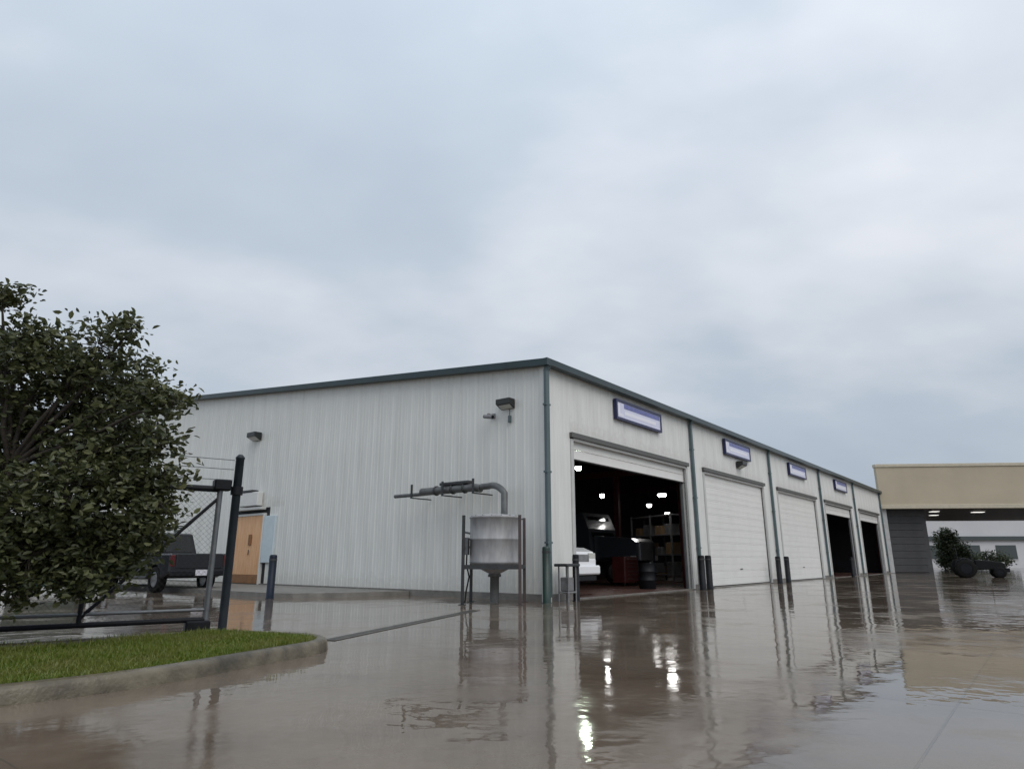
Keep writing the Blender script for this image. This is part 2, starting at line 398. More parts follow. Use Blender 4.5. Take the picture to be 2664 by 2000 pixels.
    bp = N.new('ShaderNodeBump'); bp.inputs['Strength'].default_value = 1.0; bp.inputs['Distance'].default_value = 1.0
    L.new(h, bp.inputs['Height']); L.new(bp.outputs[0], b.inputs['Normal'])
    return m
M['wet'] = wet_concrete()
M['earth'] = mat('far_ground', (0.07, 0.085, 0.045), 0.9, var=0.4, vscale=0.05)

# ------------------------------------------------------------------ ground
def sheet(name, x0, x1, y0, y1, z, m):
    mb = MB(); mb.add([(x0,y0,z),(x1,y0,z),(x1,y1,z),(x0,y1,z)], [(0,1,2,3)])
    return tag(mb.build(name, m), kind='structure')
sheet('ground', -1200, 1200, -400, 2000, -0.008, M['earth'])
sheet('concrete_yard', -70, 110, -30, 130, 0.0, M['wet'])

# warehouse frame: X along the bay front, Y along the end wall, origin at the near corner
CX, CY = 0.8916, 17.1415
RZ = R(90 - 38.638)
UX, UY = math.cos(RZ), math.sin(RZ)
def W(s, y, z=0.0):
    return Vector((CX + s*UX - y*UY, CY + s*UY + y*UX, z))

WH = empty('warehouse', W(0, 0), RZ)
tag(WH, 'long pale metal warehouse with a row of bay doors and dark eave trim', 'warehouse')
LEN, DEP, RIDGE, SL = 46.2, 50.0, 25.0, 0.103
EAVE = 6.02
def roofz(y): return EAVE + SL*(y if y < RIDGE else 2*RIDGE - y)

# interior shell
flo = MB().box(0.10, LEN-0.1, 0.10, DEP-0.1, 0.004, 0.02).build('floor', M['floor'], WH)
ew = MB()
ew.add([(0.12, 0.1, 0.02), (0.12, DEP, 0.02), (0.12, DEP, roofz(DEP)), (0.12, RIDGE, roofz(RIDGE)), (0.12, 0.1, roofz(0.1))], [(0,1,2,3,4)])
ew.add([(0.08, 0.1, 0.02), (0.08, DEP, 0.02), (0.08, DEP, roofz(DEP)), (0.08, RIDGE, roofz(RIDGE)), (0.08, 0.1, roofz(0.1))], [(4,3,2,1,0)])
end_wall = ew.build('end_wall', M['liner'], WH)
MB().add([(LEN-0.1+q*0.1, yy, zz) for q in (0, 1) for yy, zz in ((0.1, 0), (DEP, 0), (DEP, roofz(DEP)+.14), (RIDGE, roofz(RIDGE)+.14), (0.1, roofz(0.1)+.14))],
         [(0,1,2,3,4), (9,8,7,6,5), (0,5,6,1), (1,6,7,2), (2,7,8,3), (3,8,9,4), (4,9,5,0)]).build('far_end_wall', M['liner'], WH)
MB().add([(0.13, 0.15, roofz(0)+.10), (LEN-.12, 0.15, roofz(0)+.10), (LEN-.12, 16.0, roofz(16)+.10), (0.13, 16.0, roofz(16)+.10)], [(0,1,2,3)]).build('dark_ceiling', M['liner'], WH)  # dark sheet added below the roof so its underside stays dark
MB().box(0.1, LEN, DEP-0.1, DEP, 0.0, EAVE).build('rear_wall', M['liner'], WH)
MB().box(0.13, LEN-0.12, 16.0, 16.1, 0.02, roofz(16)+0.12).build('shade_partition', M['liner'], WH)  # cross wall added to keep the open bays dark inside
rf = MB()
for a, b_ in ((-0.16, RIDGE), (RIDGE, DEP+0.25)):
    za, zb = roofz(a)+0.16, roofz(b_)+0.16
    rf.add([(-0.16, a, za), (LEN+0.2, a, za), (LEN+0.2, b_, zb), (-0.16, b_, zb), (-0.16, a, za+0.1), (LEN+0.2, a, za+0.1), (LEN+0.2, b_, zb+0.1), (-0.16, b_, zb+0.1)],
           [(0,3,2,1),(4,5,6,7),(0,1,5,4),(1,2,6,5),(2,3,7,6),(3,0,4,7)])
roof = rf.build('roof', M['roof'], WH)
# gutter along the bays and rake trim on the gable
MB().box(-0.19, LEN+0.22, -0.22, -0.012, EAVE+0.09, EAVE+0.265).build('gutter', M['trimdark'], roof)
rk = MB()
for a, b_ in ((-0.225, RIDGE), (RIDGE, DEP+0.3)):
    za, zb = roofz(a), roofz(b_)
    x0, x1 = -0.20, -0.005
    rk.add([(x0, a, za+0.085), (x1, a, za+0.085), (x1, b_, zb+0.085), (x0, b_, zb+0.085), (x0, a, za+0.27), (x1, a, za+0.27), (x1, b_, zb+0.27), (x0, b_, zb+0.27)],
           [(0,3,2,1),(4,5,6,7),(0,1,5,4),(1,2,6,5),(2,3,7,6),(3,0,4,7)])
rk.build('rake_trim', M['trimdark'], roof)

# ribbed metal panels, each one a piece
PW = 0.914
PROF = [(0.0, 0.014), (0.022, 0.014), (0.045, 0.004), (0.125, 0.004), (0.135, 0.009), (0.15, 0.004), (0.262, 0.004), (0.285, 0.016), (0.325, 0.016), (0.348, 0.004),
        (0.455, 0.004), (0.465, 0.009), (0.48, 0.004), (0.566, 0.004), (0.589, 0.016), (0.629, 0.016), (0.652, 0.004), (0.76, 0.004), (0.77, 0.009), (0.785, 0.004), (0.869, 0.004), (0.89, 0.014), (0.9139, 0.014)]
def panel_mesh(w, h0, h1, m):
    pts = [(x, y) for x, y in PROF if x <= w - 0.004 or w > PW - 0.01]
    if w < PW - 0.01: pts += [(w, 0.004), (w, 0.0)]
    n = len(pts); vs = [(x, y, 0.0) for x, y in pts] + [(x, y, h0 + (h1-h0)*x/w) for x, y in pts]
    mb = MB(); mb.add(vs, [(i+1, i, n+i, n+i+1) for i in range(n-1)])
    return mb.mesh('panel', m)
y = 0.16
DOORY0, DOORY1 = 12.95, 15.25
while y < DEP - 0.3:
    if not (y + PW > DOORY0 and y < DOORY1):
        link('panel', panel_mesh(PW, roofz(y)-0.05, roofz(y+PW)-0.05, M['panel']), end_wall, (0.06, y, 0.16), R(90))
    else:
        link('panel', panel_mesh(PW, roofz(y)-2.84, roofz(y+PW)-2.84, M['panel']), end_wall, (0.06, y, 2.95), R(90))
        mid_y = y + PW/2
        lo, hi = y, y + PW
        if y < DOORY0:
            link('panel', panel_mesh(DOORY0-y, 2.79, 2.79, M['panel']), end_wall, (0.06, y, 0.16), R(90))
        if y + PW > DOORY1:
            link('panel', panel_mesh(y+PW-DOORY1, 2.79, 2.79, M['panel']), end_wall, (0.06, DOORY1, 0.16), R(90))
    y += PW
MB().box(0.0, 0.12, 0.10, DEP, 0.0, 0.155).build('footing', M['footing'], end_wall)

# bay front
BAY = 9.2
DOORS = [(1.37, 8.86), (10.55, 17.35), (19.55, 26.3), (28.35, 35.0), (37.45, 44.1)]
HEAD = 4.27
fw = MB()
def solid(x0, x1, z0, z1): fw.box(x0, x1, 0.08, 0.14, z0, z1)
prev = 0.13
for a, b_ in DOORS:
    solid(prev, a, 0.02, EAVE+0.1); solid(a, b_, HEAD, EAVE+0.1); prev = b_
solid(prev, LEN-0.12, 0.02, EAVE+0.1)
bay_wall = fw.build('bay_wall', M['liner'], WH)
mcache = {}
def fpanel(x0, x1, z0, z1):
    x = x0
    while x < x1 - 0.02:
        w = min(PW, x1 - x)
        if w > PW - 0.01: w = PW
        k = (round(w, 3), round(z1-z0, 3))
        if k not in mcache: mcache[k] = panel_mesh(w, z1-z0, z1-z0, M['panel2'])
        link('panel', mcache[k], bay_wall, (x + w, 0.06, z0), R(180))
        x += w
prev = 0.16
for a, b_ in DOORS:
    fpanel(prev, a-0.14, 0.16, EAVE+0.12); fpanel(a-0.14, b_+0.14, HEAD+0.20, EAVE+0.12); prev = b_+0.14
fpanel(prev, LEN-0.02, 0.16, EAVE+0.12)
prev = 0.10
for a, b_ in DOORS:
    MB().box(prev, a-0.14, 0.0, 0.12, 0.0, 0.155).build('footing', M['footing'], bay_wall); prev = b_+0.14
MB().box(prev, LEN, 0.0, 0.12, 0.0, 0.155).build('footing', M['footing'], bay_wall)
# corner trim
ct = MB(); ct.box(-0.012, 0.012, -0.012, 0.165, 0.0, EAVE+0.11); ct.box(0.012, 0.165, -0.012, 0.012, 0.0, EAVE+0.11)
ct.build('corner_trim', M['trimlight'], WH)
# downspouts
def downspout(x, y, w=0.11, m='spout'):
    d = MB(); d.bbox(x-w/2, x+w/2, y-0.10, y, 0.10, EAVE-0.05, 0.012)
    d.add([(x-w/2, y-0.10, EAVE-0.06), (x+w/2, y-0.10, EAVE-0.06), (x+w/2, y, EAVE-0.06), (x-w/2, y, EAVE-0.06),
           (x-w/2, y-0.17, EAVE+0.10), (x+w/2, y-0.17, EAVE+0.10), (x+w/2, y-0.05, EAVE+0.10), (x-w/2, y-0.05, EAVE+0.10)],
          [(0,1,5,4),(1,2,6,5),(2,3,7,6),(3,0,4,7)])
    o = d.build('downspout', M[m], WH)
    s = MB()
    for z in (1.4, 3.2, 5.0): s.box(x-w/2-0.03, x+w/2+0.03, y-0.105, y+0.01, z, z+0.05)
    s.build('strap', M[m], o)
    return o
downspout(-0.02, -0.02, 0.15)
for x in (9.42, 18.45, 27.42, 36.1, 45.3): downspout(x, 0.02, 0.13)
# doors
for i, (a, b_) in enumerate(DOORS):
    frame = empty('door_frame'); frame.parent = WH
    for x0, x1 in ((a-0.14, a), (b_, b_+0.14)): MB().box(x0, x1, 0.012, 0.20, 0.0, HEAD+0.02).build('jamb', M['jamb'], frame)
    MB().box(a-0.16, b_+0.16, -0.055, 0.055, HEAD+0.06, HEAD+0.195).build('drip_cap', M['headtrim'], frame)
    MB().box(a, b_, 0.012, 0.11, HEAD-0.02, HEAD+0.06).build('lintel', M['jamb'], frame)
    MB().box(a-0.05, b_+0.05, -0.10, 0.10, 0.003, 0.024).build('threshold', M['footing'], frame)
    if i in (1, 2):
        dr = empty('bay_door'); dr.parent = WH
        nsec = 8; hs = HEAD/nsec
        sec = MB()
        sec.bbox(0, b_-a, 0.0, 0.05, 0.0, hs-0.003, 0.006)
        sec.bbox(0.05, b_-a-0.05, -0.004, 0.0, 0.07, hs*0.44, 0.007); sec.bbox(0.05, b_-a-0.05, -0.004, 0.0, hs*0.54, hs-0.08, 0.007)
        sme = sec.mesh('section', M['doorwhite'])
        for k in range(nsec): link('section', sme, dr, (a, 0.13, 0.03 + k*hs))
        MB().box(a, b_, 0.12, 0.185, 0.026, 0.055).build('bottom_seal', M['tyre'], dr)
        MB().bbox((a+b_)/2-0.12, (a+b_)/2+0.12, 0.10, 0.125, 0.62, 0.66, 0.008).build('handle', M['steel'], dr)
    else:
        dr = empty('bay_door'); dr.parent = WH
        low = (3.76, 0, 0, 3.70, 3.70)[i]
        sec = MB(); sec.bbox(0, b_-a, 0.0, 0.05, 0.0, 0.262, 0.012)
        sme = sec.mesh('section', M['doorwhite'])
        link('section', sme, dr, (a, 0.15, low)); link('section', sme, dr, (a, 0.15, low+0.27))
        MB().box(a, b_, 0.14, 0.205, low-0.04, low-0.004).build('bottom_seal', M['tyre'], dr)
        for x in (a+0.04, b_-0.04): MB().box(x-0.03, x+0.03, 0.21, 0.27, 0.02, HEAD).build('track', M['galv'], dr)

# interior steel frame, one column per bay line
for k in range(6):
    x = min(0.45 + k*9.15, LEN-0.5)
    for yy in (0.55, 8.6):
        c = MB(); c.box(x-0.12, x+0.12, yy-0.15, yy-0.135, 0.02, 5.9); c.box(x-0.12, x+0.12, yy+0.135, yy+0.15, 0.02, 5.9); c.box(x-0.008, x+0.008, yy-0.135, yy+0.135, 0.02, 5.9)
        c.build('column', M['steelred'], WH)
    MB().box(x-0.1, x+0.1, 0.4, 16.0, 5.55, 5.9).build('rafter', M['steelred'], WH)

# walk door in the end wall
wd = empty('walk_door'); wd.parent = WH
fr = MB(); fr.box(-0.03, 0.10, 13.22, 13.30, 0.12, 2.74); fr.box(-0.03, 0.10, 15.14, 15.22, 0.12, 2.74); fr.box(-0.03, 0.10, 13.30, 15.14, 2.66, 2.74)
fr.build('door_frame', M['trimlight'], wd)
for q in range(6):
    y0 = 13.31 + q*0.305
    MB().bbox(-0.012, 0.05, y0, y0+0.298, 0.46, 2.65, 0.006).build('board', M['orange'], wd)
MB().bbox(-0.02, 0.05, 13.31, 15.13, 0.14, 0.45, 0.01).build('kick_plate', M['brown'], wd)
hb = MB(); hb.bbox(-0.075, -0.012, 13.95, 14.12, 1.55, 1.95, 0.012); hb.build('notice_box', M['brown'], wd)
MB().tube((-0.06, 14.05, 1.18), (-0.06, 14.05, 1.38), 0.018).build('handle', M['steel'], wd)
MB().bbox(-0.03, 0.06, 12.45, 13.2, 0.9, 2.62, 0.012).build('side_panel', M['bluepanel'], wd)
cn = MB(); cn.bbox(-0.22, 0.02, 13.2, 15.2, 2.86, 2.96, 0.012)
can = cn.build('canopy', M['jamb'], wd)
lb = MB(); lb.bbox(-0.22, 0.02, 13.5, 14.9, 3.02, 3.55, 0.02); lb.build('light_box', M['trimlight'], wd)
MB().bbox(-0.24, 0.03, 13.9, 14.9, 3.56, 3.64, 0.01).build('light_box_cap', M['steel'], wd)

# raised walk along the end wall
wk = MB(); poly = [(-0.05, 5.0), (-1.9, 5.5), (-3.1, 6.3), (-3.35, 7.2), (-3.35, 26.0), (-0.05, 26.0)]
wk.prism_z(poly, 0.0, 0.12)
tag(wk.build('walkway', M['footing'], None, W(0, 0), RZ), kind='structure')

# ------------------------------------------------------------------ things on the walls
def wall_pack(label, s, y, z, rz, sc=1.0):
    r = empty('wall_light', W(s, y, z), rz)
    h = MB()   # wedge hood, outward along -Y
    w, d, t = 0.24*sc, 0.26*sc, 0.26*sc
    h.add([(-w,0,-t*0.5),(w,0,-t*0.5),(w,-d,-t*0.05),(-w,-d,-t*0.05),(-w,0,t*0.5),(w,0,t*0.5),(w,-d,t*0.5),(-w,-d,t*0.5)],
          [(0,3,2,1),(4,5,6,7),(0,1,5,4),(1,2,6,5),(2,3,7,6),(3,0,4,7)])
    h.build('housing', M['lampblack'], r)
    l = MB(); l.add([(-w*.85,-0.03,-t*0.5),(w*.85,-0.03,-t*0.5),(w*.85,-d+.03,-t*0.09),(-w*.85,-d+.03,-t*0.09)], [(0,1,2,3)])
    l.build('lens', M['lens'], r)
    MB().box(-w*0.6, w*0.6, -0.002, 0.03, -t*0.4, t*0.4).build('back_plate', M['lampblack'], r)
    return tag(r, label, 'wall light', 'wall lights on the warehouse')
REND = RZ + R(-90)      # local -Y looks out of the end wall
wall_pack('black wall light high on end wall near the building corner', 0.02, 1.30, 5.23, REND)
wall_pack('black wall light high on end wall above the orange door', 0.02, 14.35, 5.80, REND, 1.2)
wall_pack('black wall light under the second bay sign above closed door', 14.4, 0.02, 4.98, RZ, 1.1)
# camera on the end wall
r = empty('security_camera', W(0.02, 1.85, 4.98), REND)
c = MB(); c.tube((0, 0.03, 0), (0, -0.22, 0.02), 0.025); c.tube((0, -0.22, 0.03), (0, -0.22, -0.06), 0.03); c.build('arm', M['greybin'], r)
MB().tube((-0.16, -0.20, -0.03), (0.20, -0.26, -0.10), 0.055, 0.06, 12).build('body', M['greybin'], r)
MB().tube((0.2, -0.26, -0.1), (0.215, -0.2625, -0.103), 0.045, 0.045, 12).build('lens', M['glass'], r)
MB().bbox(-0.07, 0.07, 0.0, 0.03, -0.07, 0.07, 0.01).build('base_plate', M['greybin'], r)
tag(r, 'small grey camera on end wall beside the corner wall light', 'camera')
r = empty('conduit_box', W(0.02, 1.22, 4.80), REND)
MB().bbox(-0.04, 0.04, -0.06, 0.01, -0.10, 0.10, 0.008).build('box', M['spout'], r)
MB().tube((0, -0.03, 0.10), (0, -0.03, 0.27), 0.014).build('pipe', M['spout'], r)
tag(r, 'small grey electrical box just below the corner wall light', 'electrical box')

# bay signs
def sign(s0, s1, z0, z1, label):
    r = empty('bay_sign', W((s0+s1)/2, -0.03, z0), RZ); w = (s1-s0)/2; h = z1-z0
    f = MB(); t = 0.075
    f.box(-w, w, -0.06, 0.05, 0, t); f.box(-w, w, -0.06, 0.05, h-t, h); f.box(-w, -w+t, -0.06, 0.05, t, h-t); f.box(w-t, w, -0.06, 0.05, t, h-t)
    f.build('frame', M['signblue'], r)
    MB().box(-w+t, w-t, -0.035, 0.045, t, h-t).build('face', M['signface'], r)
    p = MB()
    p.box(-w+0.52, w-0.12, -0.040, -0.034, h*0.62, h-t-0.02)
    p.build('upper_band', M['signband'], r)  # darker blue band across the upper part of the face
    p = MB(); p.box(-w+0.14, -w+0.26, -0.040, -0.034, t+0.05, h-t-0.05); p.box(-w+0.26, -w+0.46, -0.040, -0.034, t+0.05, t+0.13)
    p.box(-w+0.55, w-0.4, -0.040, -0.034, h*0.30, h*0.48)
    p.build('print_block', M['signwhite'], r)
    return tag(r, label, 'sign', 'signs above the bay doors')
sign(3.72, 6.85, 5.27, 5.92, 'blue framed pale sign above the open bay door nearest the corner')
sign(12.75, 15.75, 5.27, 5.92, 'blue framed pale sign above the first closed bay door')
sign(21.6, 24.6, 5.27, 5.92, 'blue framed pale sign above the second closed bay door')
sign(31.1, 34.1, 5.27, 5.92, 'blue framed pale sign above the open bay door past the closed ones')

# ------------------------------------------------------------------ hopper tank and duct at the end wall
T = empty('hopper_tank', (-0.42, 16.4, 0.0), R(-6))
HX, HY = 0.67, 0.60
for i, (sx, sy) in enumerate(((-1,-1),(1,-1),(-1,1),(1,1))):
    l = MB(); l.bbox(sx*HX-0.035, sx*HX+0.035, sy*HY-0.035, sy*HY+0.035, 0.012, 2.03, 0.006); l.box(sx*HX-0.08, sx*HX+0.08, sy*HY-0.08, sy*HY+0.08, 0.0, 0.012)
    l.build('leg', M['rustpost'] if sx > 0 else M['steel'], T)
g = MB()
for z in (0.84,):
    g.box(-HX, HX, -HY-0.03, -HY+0.03, z-0.05, z+0.05); g.box(-HX, HX, HY-0.03, HY+0.03, z-0.05, z+0.05)
    g.box(-HX-0.03, -HX+0.03, -HY+.03, HY-.03, z-0.045, z+0.045); g.box(HX-0.03, HX+0.03, -HY+.03, HY-.03, z-0.045, z+0.045)
g.build('ring_beam', M['steel'], T)
g = MB(); g.box(-HX-.02, -HX+.02, -HY, HY, 1.28, 1.33); g.box(-HX-.02, -HX+.02, -HY, HY, 1.62, 1.66)
g.box(-HX, HX, HY-.02, HY+.02, 1.98, 2.02)
g.build('side_rail', M['galv'], T)
tb = MB(); tb.lathe([(0.11, 0.66), (0.15, 0.69), (0.54, 0.88), (0.60, 0.92), (0.615, 0.95), (0.605, 0.97), (0.605, 1.46), (0.615, 1.47), (0.615, 1.50), (0.605, 1.51), (0.605, 1.97), (0.625, 1.98), (0.625, 2.02), (0.48, 2.06), (0.16, 2.09)], n=36)
tank = tb.build('tank', M['tank'], T)
MB().lathe([(0.11, 0.02), (0.11, 0.60), (0.16, 0.61), (0.16, 0.67)], n=18).build('outlet', M['ductgrey'], T)
MB().bbox(-0.70, -0.60, -0.40, -0.12, 1.12, 1.52, 0.01).build('control_box', M['galv'], T)
MB().path([(-0.64, -0.26, 1.12), (-0.64, -0.30, 0.9), (-0.55, -0.42, 0.62), (-0.60, -0.5, 0.3), (-0.62, -0.55, 0.03)], 0.018, 8).build('hose', M['tyre'], T)
for k in range(16):
    t = 2*math.pi*k/16; MB().lathe([(0.014, 0), (0.014, 0.02), (0.006, 0.024)], n=6).build('bolt', M['steel'], T, (0.585*math.cos(t), 0.585*math.sin(t), 2.02))
Tm = (Matrix.Translation((-0.42, 16.4, 0)) @ Matrix.Rotation(R(-6), 4, 'Z')).inverted()
de = Tm @ W(-0.62, 1.70, 2.90); dn = Tm @ W(-0.62, 1.45, 2.90)
top = Vector((0.22, 0.10, 2.08))
c1 = Vector((top.x, top.y, 2.62)); c2 = dn.copy()
pts = [top, c1]
for k in range(1, 9):
    t = k/8; q_ = (1-t)**2*c1 + 2*(1-t)*t*Vector((top.x*.55+dn.x*.45, top.y*.55+dn.y*.45, 2.92)) + t*t*c2; pts.append(q_)
pts.append(de)
MB().path(pts, 0.085, 16).build('elbow', M['ductgrey'], T)
tag(T, 'grey cylindrical hopper tank on dark steel legs beside the end wall', 'tank')

D = empty('wall_duct', W(-0.62, 0, 0), RZ)
MB().path([(0, 1.72, 2.86), (0, 2.0, 2.90), (0, 4.0, 2.90)], 0.11, 16).build('duct', M['ductgrey'], D)
MB().tube((0.0, 3.9, 2.84), (0.0, 5.15, 2.84), 0.055, n=12).build('pipe', M['ductgrey'], D)
MB().bbox(-0.10, 0.10, 2.1, 3.2, 3.02, 3.10, 0.01).build('cover', M['steel'], D)
for yy in (1.85, 3.0, 4.25):
    b = MB(); b.box(-0.19, -0.155, yy-0.03, yy+0.03, 2.72, 3.12); b.box(-0.155, 0.62, yy-0.025, yy+0.025, 2.72, 2.75)
    b.build('bracket', M['steel'], D)
for yy in (2.3, 2.75, 3.4):
    MB().lathe([(0.112, -0.02), (0.140, -0.02), (0.140, 0.02), (0.112, 0.02)], n=16).build('band', M['steel'], D, (0, yy, 2.90)).rotation_euler = (R(90), 0, 0)
tag(D, 'dark horizontal duct on wall brackets above the hopper tank', 'duct')

# ------------------------------------------------------------------ bollards
def bollard(x, y, h, m, label, r_=0.085):
    o = MB().lathe([(r_+0.02, 0.0), (r_+0.02, 0.012), (r_, 0.013), (r_, h-0.05), (r_*0.93, h-0.02), (r_*0.72, h-0.005), (r_*0.3, h)], n=20)
    root = empty('bollard', (x, y, 0.0))
    o.build('post', M[m], root)
    MB().lathe([(r_+0.005, h-0.16), (r_+0.005, h-0.11)], n=20).build('band', M['steel'], root)
    return tag(root, label, 'bollard', 'steel bollards round the warehouse')
bollard(-6.46, 18.30, 1.14, 'navy', 'blue-black bollard by the walkway in front of the orange door', 0.10)
p = W(-0.62, -0.42); bollard(p.x, p.y, 1.32, 'greenpaint', 'dark green bollard guarding the downspout at the building corner', 0.10)
p = W(0.62, -0.45); bollard(p.x, p.y, 1.14, 'black', 'black bollard in front of the white pickup at the open bay')
for s, lab in ((8.55, 'left black bollard of the pair between open bay and closed door'), (9.15, 'right black bollard of the pair between open bay and closed door'),
               (16.95, 'left black bollard of the pair between the two closed doors'), (18.2, 'right black bollard of the pair between the two closed doors'),
               (31.0, 'black bollard in front of the open bay past the closed doors')):
    p = W(s, -0.45); bollard(p.x, p.y, 1.16, 'black', lab, 0.11 if s < 20 else 0.1)

# ------------------------------------------------------------------ pickups
def wheel(parent, x, y, r_, w, side, rm='rim'):
    wv = empty('wheel', (x, y, r_)); wv.parent = parent
    ty = MB().lathe([(r_*0.62, -w/2), (r_*0.94, -w/2), (r_, -w/2+0.03), (r_, w/2-0.03), (r_*0.94, w/2), (r_*0.62, w/2)], n=28, cap=False)
    o = ty.build('tyre', M['tyre'], wv); o.rotation_euler = (R(90), 0, 0)
    ri = MB().lathe([(r_*0.64, -w/2+0.03), (r_*0.64, w/2-0.03), (r_*0.55, w/2-0.015), (r_*0.2, w/2-0.06), (0.03, w/2-0.04)], n=20)
    o = ri.build('rim', M[rm], wv); o.rotation_euler = (R(-90) if side > 0 else R(90), 0, 0)
    return wv
def arc(cx, cz, r_, n=9):
    return [(cx + r_*math.cos(math.pi*k/(n-1)), cz + r_*math.sin(math.pi*k/(n-1))) for k in range(n)]
def pickup(loc, rz, paint, label, plate_rear=True, bump='black'):
    r = empty('pickup_truck', loc, rz)
    fx, bx_ = 1.75, -1.80
    prof = [(-2.82, 0.62), (-2.80, 1.20), (-0.78, 1.20), (-0.74, 1.16), (1.10, 1.14), (1.20, 1.13), (2.45, 1.05), (2.72, 0.96), (2.80, 0.78), (2.80, 0.52), (2.72, 0.44)]
    low = [(x, z) for x, z in arc(fx, 0.42, 0.46)] + [(1.2, 0.40), (-1.2, 0.40)] + [(x, z) for x, z in arc(bx_, 0.42, 0.46)] + [(-2.7, 0.55)]
    body = MB().prism_y(prof[::1] + low, -0.96, 0.96)
    bo = body.build('body', M[paint], r)
    md = bo.modifiers.new('bevel', 'BEVEL'); md.width = 0.05; md.segments = 2; md.limit_method = 'ANGLE'; md.angle_limit = R(50)
    bed = MB().box(-2.66, -0.88, -0.80, 0.80, 1.190, 1.206).build('bed', M['tyre'], r)
    cb = MB()
    base = [(-0.76, 1.13), (1.15, 1.13), (0.42, 1.86), (0.25, 1.91), (-0.45, 1.91), (-0.62, 1.86)]
    vs = []
    for sgn in (-1, 1):
        for x, z in base:
            vs.append((x, sgn*(0.93 - (z-1.13)*0.24), z))
    n = 6
    cb.add(vs, [tuple(range(n)), tuple(range(2*n-1, n-1, -1))] + [(i, i+n, (i+1) % n+n, (i+1) % n) for i in range(n)])
    co = cb.build('cab', M[paint], r)
    def yy(z): return 0.93 - (z-1.13)*0.24
    ws = MB(); ws.add([(1.08+.02, -yy(1.2)+.07, 1.21), (1.08+.02, yy(1.2)-.07, 1.21), (0.47+.02, yy(1.83)-.08, 1.82), (0.47+.02, -yy(1.83)+.08, 1.82)], [(0,1,2,3)]); ws.build('windshield', M['glass'], co)
    rw = MB(); rw.add([(-0.745-.012, -yy(1.24)+.1, 1.26), (-0.745-.012, yy(1.24)-.1, 1.26), (-0.64-.012, yy(1.82)-.1, 1.80), (-0.64-.012, -yy(1.82)+.1, 1.80)], [(3,2,1,0)]); rw.build('rear_window', M['glass'], co)
    for sgn in (-1, 1):
        for xa, xb, ta, tb_ in ((-0.62, 0.10, -0.52, 0.10), (0.16, 0.86, 0.16, 0.36)):
            q = MB(); q.add([(xa, sgn*(yy(1.2)+.004), 1.20), (xb, sgn*(yy(1.2)+.004), 1.20), (tb_, sgn*(yy(1.80)+.004), 1.80), (ta, sgn*(yy(1.80)+.004), 1.80)], [(0,1,2,3)])
            q.build('side_window', M['glass'], co)
        MB().bbox(0.72, 0.86, sgn*1.03-.09, sgn*1.03+.09, 1.18, 1.36, 0.02).build('mirror', M['black'], r)
        MB().bbox(2.66, 2.79, sgn*0.78-.15, sgn*0.78+.15, 0.78, 0.93, 0.01).build('headlight', M['lens'], r)
        MB().bbox(-2.83, -2.76, sgn*0.87-.075, sgn*0.87+.075, 0.80, 1.15, 0.01).build('taillight', M['redlens'], r)
        for wx in (fx, bx_): wheel(r, wx, sgn*0.80, 0.40, 0.26, sgn)
    MB().bbox(2.76, 2.815, -0.58, 0.58, 0.74, 0.90, 0.012).build('grille', M['greybin'], r)
    MB().bbox(2.70, 2.92, -0.95, 0.95, 0.46, 0.66, 0.03).build('bumper', M[bump], r)
    MB().bbox(2.72, 2.86, -0.85, 0.85, 0.32, 0.455, 0.02).build('valance', M['black'], r)
    MB().bbox(-2.98, -2.78, -0.94, 0.94, 0.50, 0.68, 0.03).build('bumper', M['black'], r)
    MB().bbox(-2.845, -2.80, -0.76, 0.76, 0.74, 1.19, 0.012).build('tailgate', M[paint], r)
    if plate_rear: MB().bbox(-2.999, -2.975, -0.19, 0.19, 0.52, 0.70, 0.004).build('licence_plate', M['plate'], r)
    return tag(r, label, 'pickup truck', 'pickup trucks')
pk = pickup((-12.3, 23.6, 0), R(142), 'blackcar', 'black pickup truck parked behind the gate beside the tree')
p = W(1.86, 3.46); wp = pickup((p.x, p.y, 0.02), RZ - R(90), 'whitecar', 'white pickup truck just inside the open bay nearest the corner', False, 'whitecar'); wp.scale = (1.12, 1.08, 1.26)
p = W(32.5, 4.2); pickup((p.x, p.y, 0.02), RZ - R(90), 'whitecar', 'white pickup truck deep in the dark bay past the closed doors', False)

# heavy truck inside the first bay
p = W(11.9, 7.0)
r = empty('heavy_truck', (p.x, p.y, 0.02), RZ - R(90))
MB().prism_y([(-1.0, 1.0), (1.6, 1.0), (1.5, 2.3), (1.2, 3.0), (-1.0, 3.1)], -1.15, 1.15).build('cab', M['darktruck'], r)
q = MB(); q.add([(1.58, -0.95, 1.95), (1.58, 0.95, 1.95), (1.28, 0.9, 2.85), (1.28, -0.9, 2.85)], [(0,1,2,3)]); q.build('windshield', M['glass'], r)
MB().prism_y([(1.6, 0.95), (3.6, 0.95), (3.6, 1.7), (3.4, 1.85), (1.6, 2.0)], -0.85, 0.85).build('hood', M['darktruck'], r)
MB().bbox(3.58, 3.66, -0.55, 0.55, 0.95, 1.72, 0.02).build('grille', M['chrome'], r)
MB().bbox(3.5, 3.85, -1.2, 1.2, 0.45, 0.85, 0.03).build('bumper', M['greybin'], r)
MB().bbox(-4.2, 3.4, -0.45, 0.45, 0.6, 0.92, 0.02).build('chassis', M['black'], r)
